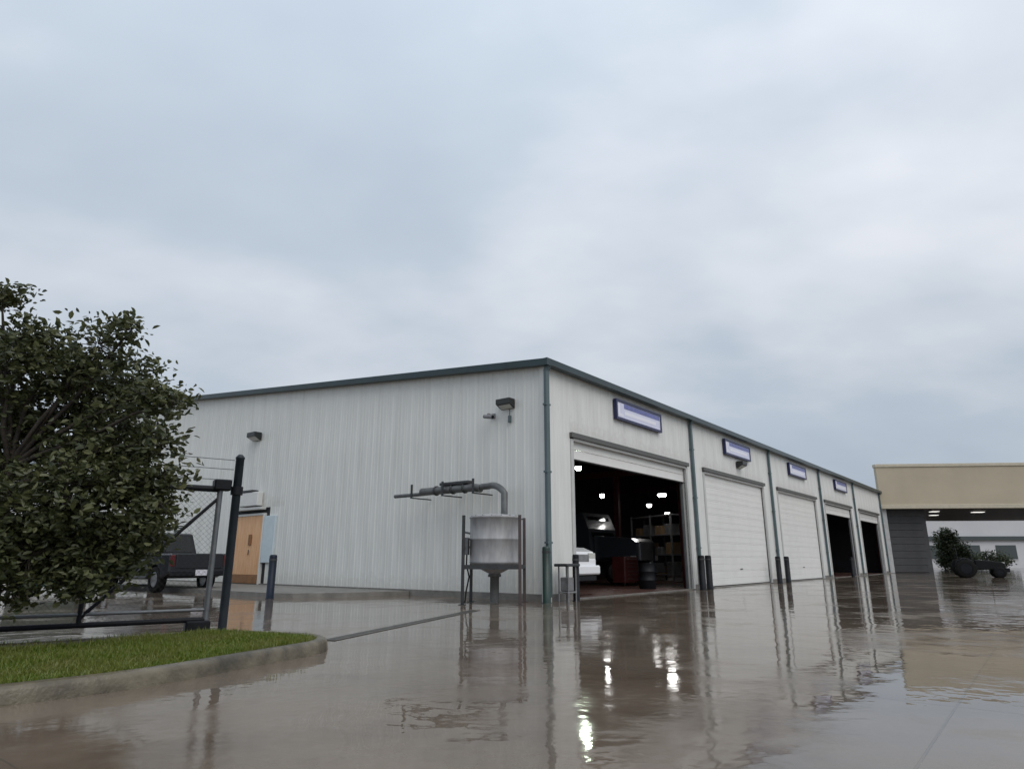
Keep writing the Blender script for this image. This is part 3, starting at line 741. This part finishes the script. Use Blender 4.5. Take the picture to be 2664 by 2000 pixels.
for sgn in (-1, 1):
    MB().bbox(2.1, 3.3, sgn*1.0-.2, sgn*1.0+.2, 1.06, 1.16, 0.02).build('fender', M['darktruck'], r)
    MB().bbox(3.45, 3.6, sgn*0.98-.14, sgn*0.98+.14, 0.95, 1.15, 0.02).build('headlight', M['lens'], r)
    MB().tube((-1.2, sgn*0.95, 0.9), (-1.2, sgn*0.95, 3.6), 0.08).build('exhaust_stack', M['chrome'], r)
    for wx in (2.7, -2.4, -3.6): wheel(r, wx, sgn*0.98, 0.51, 0.3, sgn)
tag(r, 'dark heavy truck facing out in the shadows of the open bay', 'truck')

# work stand with tray beside the first door
p = W(0.30, -0.40)
r = empty('work_stand', (p.x, p.y, 0), RZ)
for sx in (-0.17, 0.17):
    for sy in (-0.14, 0.14): MB().tube((sx, sy, 0), (sx, sy, 0.84), 0.02, n=8).build('leg', M['greybin'], r)
MB().bbox(-0.30, 0.30, -0.2, 0.2, 0.84, 0.91, 0.012).build('tray', M['steel'], r)
MB().bbox(-0.19, 0.19, -0.16, 0.16, 0.20, 0.24, 0.01).build('shelf', M['greybin'], r)
MB().bbox(-0.15, 0.12, -0.12, 0.12, 0.245, 0.58, 0.02).build('drawer_box', M['greybin'], r)
tag(r, 'small grey metal work stand beside the open bay door jamb', 'work stand')

# shop furniture in the open bay
M['chestred'] = mat('tool_chest_red', (0.065, 0.010, 0.010), 0.45, var=0.3)
M['carton'] = mat('carton', (0.30, 0.20, 0.11), 0.7, var=0.2)
p = W(9.9, 3.3); r = empty('tool_chest', (p.x, p.y, 0.02), RZ)
MB().bbox(-0.55, 0.55, -0.28, 0.28, 0.12, 1.10, 0.015).build('cabinet', M['chestred'], r)
for k in range(6): MB().bbox(-0.52, 0.52, -0.30, -0.275, 0.17+k*0.15, 0.30+k*0.15, 0.006).build('drawer', M['chestred'], r)
for k in range(6): MB().bbox(-0.40, 0.40, -0.325, -0.30, 0.255+k*0.15, 0.27+k*0.15, 0.004).build('handle', M['chrome'], r)
for x in (-0.45, 0.45):
    for yy in (-0.2, 0.2): MB().lathe([(0.02, 0.0), (0.05, 0.01), (0.05, 0.10), (0.03, 0.12)], n=10).build('caster', M['tyre'], r, (x, yy, 0))
tag(r, 'red steel tool chest standing just inside the open bay', 'tool chest')
p = W(17.5, 5.6); r = empty('storage_rack', (p.x, p.y, 0.02), RZ + R(60))
for x in (-1.8, 0.0, 1.8):
    for yy in (-0.4, 0.4): MB().bbox(x-.04, x+.04, yy-.04, yy+.04, 0, 3.2, 0.006).build('upright', M['greybin'], r)
for z in (0.25, 1.2, 2.15, 3.1): MB().bbox(-1.85, 1.85, -0.42, 0.42, z, z+0.06, 0.006).build('shelf', M['greybin'], r)
tag(r, 'tall grey storage rack in the shadows at the back of the open bay', 'rack')
rb = random.Random(8)
q0 = Vector((p.x, p.y, 0.02)); rot = Matrix.Rotation(RZ + R(60), 4, 'Z')
for k, (z, lab) in enumerate(((0.31, 'bottom'), (1.26, 'second'), (2.21, 'third'))):
    for n_, x in enumerate((-1.3, -0.5, 0.6, 1.35)):
        v = q0 + rot @ Vector((x, 0, z)); w = rb.uniform(0.22, 0.3); h = rb.uniform(0.35, 0.6)
        e_ = empty('carton', v, RZ + R(60) + rb.uniform(-.1, .1))
        MB().bbox(-w, w, -0.28, 0.28, 0, h, 0.008).build('box', M['carton'] if (k+n_) % 2 else M['greybin'], e_)
        MB().box(-0.03, 0.03, -0.285, 0.285, h-0.05, h+0.002).build('tape', M['plate'], e_)
        tag(e_, '%s carton on the %s shelf of the storage rack in the open bay' % (('leftmost', 'second', 'third', 'rightmost')[n_], ('bottom', 'second', 'third')[k]), 'carton', 'cartons on the storage rack')
p = W(7.75, 1.25); r = empty('oil_drum', (p.x, p.y, 0.02))
MB().lathe([(0.27, 0), (0.285, 0.01), (0.285, 0.28), (0.297, 0.29), (0.297, 0.31), (0.285, 0.32), (0.285, 0.57), (0.297, 0.58), (0.297, 0.60), (0.285, 0.61), (0.285, 0.87), (0.292, 0.88), (0.27, 0.88)], n=24).build('drum', M['black'], r)
MB().lathe([(0.03, 0.86), (0.03, 0.895)], (0.15, 0.05, 0), 10).build('bung', M['greybin'], r)
tag(r, 'black oil drum inside the open bay by the right jamb', 'drum')

# ceiling lamps in the bays
def lamp(loc, m, w, d, label, rod):
    r = empty('shop_lamp', loc, RZ)
    MB().lathe([(w*1.05, 0.012), (w*1.0, 0.05), (w*0.55, 0.14), (w*0.4, 0.26)], n=18).build('housing', M['lampblack'], r)
    MB().lathe([(w*0.55, -d), (w*0.92, -d*0.6), (w*0.95, 0.008)], n=18).build('diffuser', M[m], r)
    MB().tube((0, 0, 0.25), (0, 0, rod), 0.012, n=6).build('hanger', M['steel'], r)
    return tag(r, label, 'lamp', 'lit lamps hanging in the bays')
p = W(3.52, 1.27, 3.84); lamp(p, 'lampA', 0.10, 0.10, 'greenish white lit lamp at upper left of the open bay', 2.2)
p = W(14.6, 7.05, 4.15); lamp(p, 'lampB', 0.12, 0.16, 'single white lamp left of centre inside the open bay', 2.4)
p = W(15.4, 4.2, 4.05); lamp(p, 'lampB', 0.21, 0.12, 'brightest wide white lamp at upper right inside the open bay', 2.3)
p = W(20.4, 7.45, 4.05); lamp(p, 'lampC', 0.15, 0.16, 'dim white lamp upper of two at right inside the open bay', 2.6)
p = W(27.4, 9.7, 4.05); lamp(p, 'lampC', 0.18, 0.17, 'dim white lamp lower of two at right inside the open bay', 2.9)

# ------------------------------------------------------------------ tan canopy building
CAN_O = (29.3, 52.6, 0.0); CAN_R = R(-5)
K = empty('canopy_building', CAN_O, CAN_R)
CW, CD, CB, CT = 34.0, 21.0, 5.05, 8.45
f = MB(); f.box(0, CW, 0.0, 0.4, CB, CT-0.25); f.build('fascia', M['tan'], K)
def slab(y0, y1, z0, z1):      # plan skewed: the left side runs back along the yard
    k_ = math.tan(R(27)); return MB().prism_z([(0.05+y0*k_, y0), (CW, y0), (CW, y1), (0.05+y1*k_, y1)], z0, z1)
MB().bbox(-0.06, CW+0.06, -0.08, 0.46, CT-0.25, CT, 0.02).build('coping', M['tancap'], K)
MB().bbox(-0.03, CW, -0.05, 0.3, CB-0.14, CB+0.18, 0.02).build('lower_trim', M['tancap'], K)
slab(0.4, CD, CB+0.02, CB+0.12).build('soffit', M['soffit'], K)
slab(0.41, CD, CT-0.6, CT-0.4).build('roof', M['roof'], K)
for x in (0.28, 16.5, 30.0):
    MB().bbox(x-0.22, x+0.22, 0.35, 0.79, 0.0, CB+0.02, 0.02).build('post', M['postgrey'], K)
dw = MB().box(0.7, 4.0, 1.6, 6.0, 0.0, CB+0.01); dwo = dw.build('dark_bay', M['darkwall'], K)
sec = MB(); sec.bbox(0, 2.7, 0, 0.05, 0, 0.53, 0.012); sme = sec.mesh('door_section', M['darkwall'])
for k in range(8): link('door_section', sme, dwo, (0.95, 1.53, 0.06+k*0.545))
MB().bbox(4.25, 4.5, 2.6, 2.85, 0, 2.2, 0.02).build('guard_post', M['postgrey'], K)
tag(K, 'tan flat-roofed canopy building with deep fascia at the far right', 'canopy building')
def canopy_lamp(x, y, lab, w=0.35):
    v = Matrix.Rotation(CAN_R, 4, 'Z') @ Vector((x, y, 0)) + Vector(CAN_O)
    r = empty('soffit_lamp', (v.x, v.y, CB), CAN_R)
    MB().bbox(-w, w, -0.3, 0.3, -0.16, 0.018, 0.02).build('housing', M['postgrey'], r)
    MB().box(-w*0.85, w*0.85, -0.25, 0.25, -0.19, -0.162).build('diffuser', M['lampD'], r)
    tag(r, lab, 'lamp', 'lamps under the tan canopy')
M['lampD'] = emis('soffit_lamp_glow', (1.0, 0.97, 0.92), 1.2)
canopy_lamp(5.6, 3.2, 'small pale lamp under the tan canopy above the dark bay')
canopy_lamp(8.0, 8.0, 'small pale lamp farthest back under the tan canopy')
canopy_lamp(9.6, 4.2, 'wide pale lamp under the tan canopy near the right edge', 0.5)

# far white building seen below the canopy
FB = empty('far_building', (34.0, 92.0, 0.0), R(-4))
MB().box(0, 60, 0, 20, 0, 6.5).build('wall', M['farwhite'], FB)
MB().box(-0.1, 60.1, -0.35, 0.0, 3.55, 4.05).build('awning', M['fardark'], FB)
MB().box(-0.2, 60.2, -0.2, 20.2, 6.5, 6.9).build('roof', M['roof'], FB)
for k in range(12):
    wv = MB().box(3+k*4.6, 5.6+k*4.6, -0.04, 0.05, 1.1, 2.9).build('window', M['fardark'], FB)
    MB().box(2.9+k*4.6, 5.7+k*4.6, -0.09, -0.041, 0.98, 1.08).build('sill', M['farwhite'], wv)
tag(FB, 'long white building with a dark awning band beyond the tan canopy', 'building')

# ------------------------------------------------------------------ tractor
r = empty('tractor', (27.4, 40.0, 0), R(-24)); r.scale = (0.80,)*3
hd = MB().prism_y([(-0.10, 0.62), (0.15, 0.55), (1.62, 0.60), (1.72, 0.80), (1.66, 1.02), (1.45, 1.12), (0.45, 1.24), (-0.10, 1.26)], -0.31, 0.31).build('hood', M['tractor'], r)
md = hd.modifiers.new('bevel', 'BEVEL'); md.width = 0.05; md.segments = 2
MB().bbox(1.66, 1.74, -0.22, 0.22, 0.66, 0.98, 0.015).build('grille', M['steel'], r)
MB().bbox(-1.2, 0.0, -0.42, 0.42, 0.52, 0.86, 0.04).build('body', M['tractor'], r)
MB().bbox(-1.0, -0.55, -0.24, 0.24, 0.90, 1.02, 0.04).build('seat', M['tyre'], r)
MB().bbox(-1.08, -0.96, -0.24, 0.24, 1.0, 1.45, 0.04).build('backrest', M['tyre'], r)
MB().path([(-1.2, -0.5, 0.8), (-1.22, -0.5, 1.95), (-1.22, -0.42, 2.05), (-1.22, 0.42, 2.05), (-1.22, 0.5, 1.95), (-1.2, 0.5, 0.8)], 0.035, 8).build('roll_bar', M['tractor'], r)
MB().tube((-0.05, 0, 1.2), (-0.32, 0, 1.42), 0.025).build('steering_column', M['black'], r)
sw = MB().path([(0.2*math.cos(k*math.pi/8), 0.2*math.sin(k*math.pi/8), 0) for k in range(17)], 0.016, 6).build('steering_wheel', M['black'], r, (-0.34, 0, 1.43)); sw.rotation_euler = (0, R(-40), 0)
MB().tube((0.75, 0.15, 1.15), (0.75, 0.15, 1.75), 0.035).build('exhaust', M['black'], r)
lug = MB()
for sgn in (-1, 1):
    MB().path([(-1.45, sgn*0.72, 0.75), (-1.30, sgn*0.72, 1.15), (-0.8, sgn*0.72, 1.38), (-0.3, sgn*0.72, 1.15)], [0.05, 0.06, 0.06, 0.05], 6).build('fender', M['tractor'], r)
    MB().bbox(1.5, 1.7, sgn*0.2-.07, sgn*0.2+.07, 1.0, 1.09, 0.01).build('headlight', M['lens'], r)
    for wx, wr, ww, wy in ((-0.8, 0.64, 0.34, 0.72), (1.25, 0.38, 0.22, 0.6)):
        wv = wheel(r, wx, sgn*wy, wr, ww, sgn, 'black')
        lg = MB()
        for k in range(22):
            t = 2*math.pi*k/22; c_, s_ = math.cos(t), math.sin(t); sk = 0.12 if k % 2 else -0.12
            c2, s2 = math.cos(t+sk), math.sin(t+sk)
            y0, y1 = (-ww/2, 0.02) if k % 2 else (-0.02, ww/2)
            lg.tube((wr*c_, y0, wr*s_), (wr*c2, y1, wr*s2), 0.028, n=4)
        tag(lg.build('tread', M['tyre'], wv), kind='stuff')
MB().bbox(1.70, 1.95, -0.28, 0.28, 0.42, 0.68, 0.02).build('front_weight', M['black'], r)
tag(r, 'small black tractor with roll bar standing before the tan canopy', 'tractor')

# ------------------------------------------------------------------ gate and fence
P0 = Vector((-4.15, 9.75, 0)); P1 = Vector((-7.3, 7.44, 0))
gd = (P1 - P0).normalized(); GR = math.atan2(gd.y, gd.x); GL = (P1-P0).length
G = empty('fence_gate', P0, GR)
def gt(a, b_, r_, name, m='black', parent=None): return MB().tube(a, b_, r_, n=10).build(name, M[m], parent or G)
gt((0.16, 0, 2.0), (GL, 0, 2.0), 0.045, 'top_rail')
gt((0.16, 0, 0.20), (GL, 0, 0.20), 0.035, 'bottom_rail')
gt((0.16, 0, 0.33), (GL, 0, 0.33), 0.022, 'lower_rail', 'galv')
gt((0.16, 0, 0.16), (0.16, 0, 2.04), 0.04, 'stile', 'galv')
for x in (1.66, 3.16):
    gt((x, 0, 0.2), (x, 0, 2.0), 0.03, 'stile')
for x0, x1 in ((0.16, 1.66), (1.66, 3.16)):
    gt((x0, 0.0, 1.88), (x1, 0.0, 0.28), 0.024, 'brace')
for z in (2.14, 2.30, 2.44): gt((0.0, 0, z), (GL, 0, z), 0.006, 'barbed_wire', 'galv')
for x in (1.66, 3.16): gt((x, 0, 2.0), (x, 0, 2.46), 0.012, 'wire_stay', 'galv')
cl = MB(); step = 0.075; z0, z1 = 0.22, 1.98
k = -int((z1-z0)/step)-1
while k*step < GL:
    for sg in (1, -1):
        x0 = k*step + (0 if sg > 0 else (z1-z0)); x1 = x0 + sg*(z1-z0)
        a0, b0 = (x0, z0), (x1, z1)
        pts = []
        lo, hi = 0.18, GL
        if abs(x1-x0) < 1e-6: continue
        t0 = max(0.0, min((lo-x0)/(x1-x0), (hi-x0)/(x1-x0))); t1 = min(1.0, max((lo-x0)/(x1-x0), (hi-x0)/(x1-x0)))
        if t1 - t0 < 0.01: continue
        pa = (x0+(x1-x0)*t0, sg*0.003, z0+(z1-z0)*t0); pb = (x0+(x1-x0)*t1, sg*0.003, z0+(z1-z0)*t1)
        cl.tube(pa, pb, 0.0017, n=4, cap=False)
    k += 1
tag(cl.build('chain_link', M['steel'], G), kind='stuff')
MB().bbox(0.02, 0.26, -0.09, 0.09, 1.98, 2.14, 0.02).build('roller_bracket', M['black'], G)
MB().bbox(0.1, 0.42, -0.08, 0.08, 0.0, 0.19, 0.02).build('base_roller', M['black'], G)
tag(G, 'black chain-link gate with diagonal braces and wire strands behind the tree', 'gate')
r = empty('gate_post', (P0.x + 0.06, P0.y + 0.04, 0))
MB().lathe([(0.06, 0.0), (0.06, 2.46), (0.066, 2.465), (0.066, 2.49), (0.03, 2.53)], n=16).build('post', M['spoutdark'], r)
MB().lathe([(0.085, 1.93), (0.085, 2.05)], n=16).build('collar', M['black'], r)
tag(r, 'tall dark grey-blue gate post at the right end of the chain-link gate', 'gate post')

# dumpster behind the gate
DU = empty('dumpster', (-14.6, 21.6, 0), R(18))
MB().add([(-0.9,-0.6,0.2),(0.9,-0.6,0.2),(0.9,0.6,0.2),(-0.9,0.6,0.2),(-1.0,-0.7,1.45),(1.0,-0.7,1.45),(1.0,0.7,1.65),(-1.0,0.7,1.65)],
         [(0,3,2,1),(0,1,5,4),(1,2,6,5),(2,3,7,6),(3,0,4,7),(4,5,6,7)]).build('bin', M['greenpaint'], DU)
for x in (-0.5, 0.5):
    q = MB(); q.add([(x-.48,-.74,1.46),(x+.48,-.74,1.46),(x+.48,.72,1.67),(x-.48,.72,1.67),(x-.48,-.74,1.51),(x+.48,-.74,1.51),(x+.48,.72,1.72),(x-.48,.72,1.72)],
                    [(0,3,2,1),(4,5,6,7),(0,1,5,4),(1,2,6,5),(2,3,7,6),(3,0,4,7)]); q.build('lid', M['black'], DU)
for x in (-0.75, 0.75): MB().bbox(x-.08, x+.08, -0.5, 0.5, 0.0, 0.21, 0.01).build('skid', M['black'], DU)
for x in (-1.0, 1.0): MB().bbox(x-.07, x+.07, -0.4, 0.4, 0.85, 1.0, 0.01).build('fork_pocket', M['greenpaint'], DU)
tag(DU, 'dark green dumpster behind the gate, half hidden by the tree', 'dumpster')

# ------------------------------------------------------------------ grass island
OUT = [(-6.6, 2.6), (-5.2, 3.75), (-4.3, 4.45), (-3.61, 5.04), (-3.11, 5.57), (-2.82, 6.08), (-2.6, 6.6), (-2.38, 7.12), (-2.2, 7.5), (-2.1, 7.8), (-2.12, 8.12), (-2.28, 8.42), (-2.58, 8.68), (-3.0, 8.86), (-3.6, 8.93), (-4.1, 8.75), (-4.8, 8.2), (-5.8, 7.4), (-7.4, 6.1)]
def smooth(pts, it=2):
    for _ in range(it):
        q = [pts[0]]
        for a, b_ in zip(pts, pts[1:]):
            q.append((a[0]*.75+b_[0]*.25, a[1]*.75+b_[1]*.25)); q.append((a[0]*.25+b_[0]*.75, a[1]*.25+b_[1]*.75))
        q.append(pts[-1]); pts = q
    return pts
OUT = smooth(OUT)
def offset(pts, d):
    res = []
    for i, p_ in enumerate(pts):
        a = Vector(pts[max(i-1, 0)]); b_ = Vector(pts[min(i+1, len(pts)-1)])
        t = (b_-a).normalized(); nrm = Vector((-t.y, t.x))
        res.append((p_[0]+nrm.x*d, p_[1]+nrm.y*d))
    return res
prof = [(0.0, 0.0), (0.012, 0.09), (0.03, 0.122), (0.06, 0.133), (0.13, 0.133), (0.15, 0.125), (0.155, 0.05)]
rows = [offset(OUT, d) for d, z in prof]
kb = MB(); n = len(OUT); vs = []
for j, (d, z) in enumerate(prof): vs += [(x, y, z) for x, y in rows[j]]
kb.add(vs, [(j*n+i, j*n+i+1, (j+1)*n+i+1, (j+1)*n+i) for j in range(len(prof)-1) for i in range(n-1)], True)
tag(kb.build('kerb', M['kerb']), kind='structure')
INN = offset(OUT, 0.15)
tag(MB().prism_z(INN, 0.0, 0.10).build('lawn', M['lawnbase']), kind='structure')
# mulch bed under the tree
BED = [(-4.05, 8.62), (-4.35, 7.95), (-5.0, 7.25), (-6.0, 6.15), (-7.3, 5.2), (-7.3, 6.0), (-5.8, 7.2), (-4.8, 8.02)]
tag(MB().prism_z(BED[::-1], 0.05, 0.118).build('mulch_bed', M['soil']), kind='structure')
def inside(x, y, poly):
    c = False; j = len(poly)-1
    for i in range(len(poly)):
        xi, yi = poly[i]; xj, yj = poly[j]
        if (yi > y) != (yj > y) and x < (xj-xi)*(y-yi)/(yj-yi)+xi: c = not c
        j = i
    return c
gv, gf = [], []
GIN = offset(OUT, 0.128)
rnd = random.Random(5)
cnt = 0
while cnt < 52000:
    x = rnd.uniform(-6.6, -2.1); y = rnd.uniform(3.4, 9.0)
    if not inside(x, y, GIN) or inside(x, y, BED): continue
    # skip what the camera never sees
    if x < -0.84*y - 0.5: continue
    dens = 0.5 + 0.5*math.sin(x*3.1+1.3*math.sin(y*2.3))*math.sin(y*2.7+x)
    h = rnd.uniform(0.03, 0.075)*(0.7+0.6*dens)*(1.5 if rnd.random() < 0.06 else 1.0)
    if rnd.random() > 0.55+0.45*dens: continue
    a = rnd.uniform(0, 2*math.pi); w = rnd.uniform(0.003, 0.006); lean = rnd.uniform(0.0, 0.05); la = rnd.uniform(0, 2*math.pi)
    dx, dy = math.cos(a)*w, math.sin(a)*w
    o = len(gv)
    gv += [(x-dx, y-dy, 0.098), (x+dx, y+dy, 0.098), (x+math.cos(la)*lean*.4+dx*.8, y+math.sin(la)*lean*.4+dy*.8, 0.098+h*.6), (x+math.cos(la)*lean*.4-dx*.8, y+math.sin(la)*lean*.4-dy*.8, 0.098+h*.6), (x+math.cos(la)*lean, y+math.sin(la)*lean, 0.098+h)]
    gf += [(o, o+1, o+2, o+3), (o+3, o+2, o+4)]
    cnt += 1
me = bpy.data.meshes.new('grass'); me.from_pydata(gv, [], gf); me.materials.append(M['grass'])
tag(link('grass', me), 'short wet green grass on the kerbed island', 'grass', kind='stuff')

# trench drain line running from the kerb tip to the warehouse
a = Vector((-2.36, 8.95, 0)); b_ = Vector((-0.75, 14.2, 0)); dd = b_-a; ang = math.atan2(dd.y, dd.x)
tr = empty('trench_drain', (a.x, a.y, 0.0), ang)
tag(tr, kind='structure')
ln = dd.length
M['drain'] = mat('drain_iron', (0.085, 0.08, 0.072), 0.35, 0.2, var=0.3, vscale=6)
MB().box(0, ln, -0.075, 0.075, 0.002, 0.004).build('channel', M['tyre'], tr)
MB().box(0, ln, -0.10, -0.07, 0.002, 0.008).build('edge', M['drain'], tr); MB().box(0, ln, 0.07, 0.10, 0.002, 0.008).build('edge', M['drain'], tr)
gm = MB(); k = 0.0
while k < ln-0.05:
    gm.box(k, k+0.028, -0.07, 0.07, 0.004, 0.0075); k += 0.045
tag(gm.build('grate', M['drain'], tr), kind='stuff')

# ------------------------------------------------------------------ trees
def leaf_cloud(lobes, dens, size, seed):
    rn = random.Random(seed); vs, fs = [], []
    def leaf(p, s):
        d = Vector((rn.gauss(0,1), rn.gauss(0,1), rn.gauss(0,0.6))).normalized(); nrm = Vector((rn.gauss(0,1), rn.gauss(0,1), rn.gauss(0.5,1))).normalized()
        sd = d.cross(nrm).normalized(); up = sd.cross(d)*s*0.12
        o = len(vs)
        vs.extend([tuple(p - d*s*0.5), tuple(p - d*s*0.12 + sd*s*0.27 + up), tuple(p + d*s*0.25 + sd*s*0.22 + up), tuple(p + d*s*0.55), tuple(p + d*s*0.25 - sd*s*0.22 + up), tuple(p - d*s*0.12 - sd*s*0.27 + up)])
        fs.extend([(o, o+1, o+2, o+3), (o, o+3, o+4, o+5)])
    def g_(q): return max(-1.5*q, min(1.5*q, rn.gauss(0, q)))
    tips = []
    for (x, y, z, r_) in lobes:
        nc = max(6, int(dens*r_*r_))
        for _ in range(nc):
            v = Vector((rn.gauss(0,1), rn.gauss(0,1), rn.gauss(0,1))).normalized() * (r_ * (0.25 + 0.78*rn.random()**0.6))
            v.z *= 0.85
            c = Vector((x, y, z)) + v
            tips.append((c, (x, y, z)))
            cr_ = rn.uniform(0.05, 0.11)*(size/0.062)
            for _ in range(rn.randint(12, 24)):
                leaf(c + Vector((g_(cr_), g_(cr_), g_(cr_*0.7))), size*rn.uniform(0.55, 1.35))
    return vs, fs, tips
LOBES = [(-5.98, 7.12, 4.01, 0.27), (-5.62, 6.97, 3.02, 0.40), (-5.30, 7.31, 3.25, 0.40), (-4.68, 7.03, 3.34, 0.35), (-4.27, 6.93, 3.50, 0.22), (-4.07, 7.31, 2.87, 0.31), (-4.82, 7.91, 3.12, 0.46), (-5.4, 7.77, 2.79, 0.66), (-5.98, 7.73, 2.55, 0.65), (-3.77, 7.11, 2.71, 0.21), (-4.61, 7.47, 2.45, 0.45), (-4.14, 7.17, 1.77, 0.4), (-4.67, 7.05, 1.78, 0.58), (-5.15, 6.97, 1.57, 0.53), (-3.76, 7.1, 1.58, 0.25), (-4.68, 7.92, 1.25, 0.43), (-5.28, 7.8, 1.24, 0.49), (-4.86, 7.78, 0.94, 0.31), (-6.95, 7.77, 2.95, 0.75), (-6.11, 7.07, 1.7, 0.78), (-3.99, 7.21, 1.22, 0.21), (-7.34, 7.69, 2.59, 1.01), (-5.67, 7.83, 1.07, 0.31)]
TB = Vector((-5.55, 7.3, 0.1))
LOBES += [(-5.0, 7.0, 1.05, 0.45), (-4.45, 7.2, 0.95, 0.32), (-5.5, 6.9, 1.1, 0.4), (-4.9, 7.5, 2.1, 0.5), (-4.4, 7.4, 2.2, 0.3), (-4.35, 7.3, 1.25, 0.36), (-4.7, 7.3, 0.85, 0.34), (-4.05, 7.3, 1.55, 0.3), (-4.15, 7.25, 1.0, 0.26), (-3.85, 7.2, 1.9, 0.25), (-5.2, 7.1, 0.75, 0.35), (-5.75, 7.2, 3.45, 0.38), (-4.95, 7.2, 3.0, 0.4), (-3.95, 7.2, 2.25, 0.28), (-3.9, 7.15, 1.3, 0.27)]
TR = empty('oak_tree', TB)
vs, fs, tips = leaf_cloud([(x-TB.x, y-TB.y, z-TB.z, r_) for x, y, z, r_ in LOBES], 235, 0.080, 7)
me = bpy.data.meshes.new('crown'); me.from_pydata(vs, [], fs); me.materials.append(M['leaf'])
crown = link('crown', me, TR)
tk = MB(); tk.path([(0, 0, -0.05), (0.0, 0.0, 0.06), (0.03, 0.01, 0.4), (-0.02, 0.03, 0.85), (-0.06, 0.05, 1.3), (-0.10, 0.02, 1.9)], [0.11, 0.09, 0.07, 0.062, 0.055, 0.04], 10)
tk.build('trunk', M['bark'], TR)
rn = random.Random(3)
st = [Vector((0.0, 0.02, 0.7)), Vector((-0.04, 0.04, 1.1)), Vector((-0.08, 0.04, 1.6)), Vector((-0.10, 0.02, 1.88))]
for (x, y, z, r_) in LOBES:
    e_ = Vector((x, y, z)) - TB
    s0 = min(st, key=lambda q: abs(q.z - (e_.z - 0.55)))
    m1 = s0.lerp(e_, 0.45) + Vector((rn.uniform(-.1,.1), rn.uniform(-.1,.1), rn.uniform(-0.05, .16)))
    MB().path([s0, s0.lerp(m1, 0.5) + Vector((0, 0, 0.03)), m1, m1.lerp(e_, 0.55) + Vector((rn.uniform(-.05,.05), 0, .05)), e_], [0.04, 0.024, 0.024, 0.016, 0.007], 6).build('limb', M['bark'], TR)
tw = MB()
for c, l in tips:
    c = Vector(c); l = Vector(l)
    if rn.random() < 0.95: tw.tube(l.lerp(c, 0.1), c, 0.006, 0.003, n=4, cap=False)
tag(tw.build('twigs', M['bark'], crown), kind='stuff')
tag(TR, 'dark leafy oak tree with low branches on the grass island', 'tree')

def far_shrub(name, x, y, lobes, label, cat, sd, size=0.16, dens=60):
    r = empty(name, (x, y, 0))
    vs, fs, tips = leaf_cloud(lobes, dens, size, sd)
    me = bpy.data.meshes.new('crown'); me.from_pydata(vs, [], fs); me.materials.append(M['leaf2'])
    link('crown', me, r)
    zt = max(l[2] for l in lobes)
    MB().path([(0, 0, -0.02), (0.05, 0, zt*0.4), (0, 0.03, zt)], [0.12, 0.09, 0.03], 8).build('trunk', M['bark'], r)
    return tag(r, label, cat, 'shrubs and trees beyond the canopy')
far_shrub('leafy_tree', 49.3, 76.0, [(0, 0, 1.0, 1.2), (0.3, 0, 2.1, 1.4), (-0.2, 0.2, 3.1, 1.1), (0, 0, 3.9, 0.6), (1.2, 0, 1.2, 1.1)], 'dark green tree behind the black tractor', 'tree', 21, 0.24, 80)
far_shrub('shrub', 56.5, 80.0, [(-1.2, 0, 0.9, 1.1), (0.6, 0, 1.1, 1.2), (1.8, 0.3, 0.8, 1.0)], 'dark green shrub below the white building, nearer the right edge', 'shrub', 22, 0.2, 50)
far_shrub('shrub', 52.5, 80.0, [(-1.0, 0, 0.8, 0.9), (0.6, 0, 0.9, 1.0), (1.6, 0.2, 0.7, 0.9)], 'low dark shrub below the white building, just right of the tractor', 'shrub', 23, 0.2, 50)
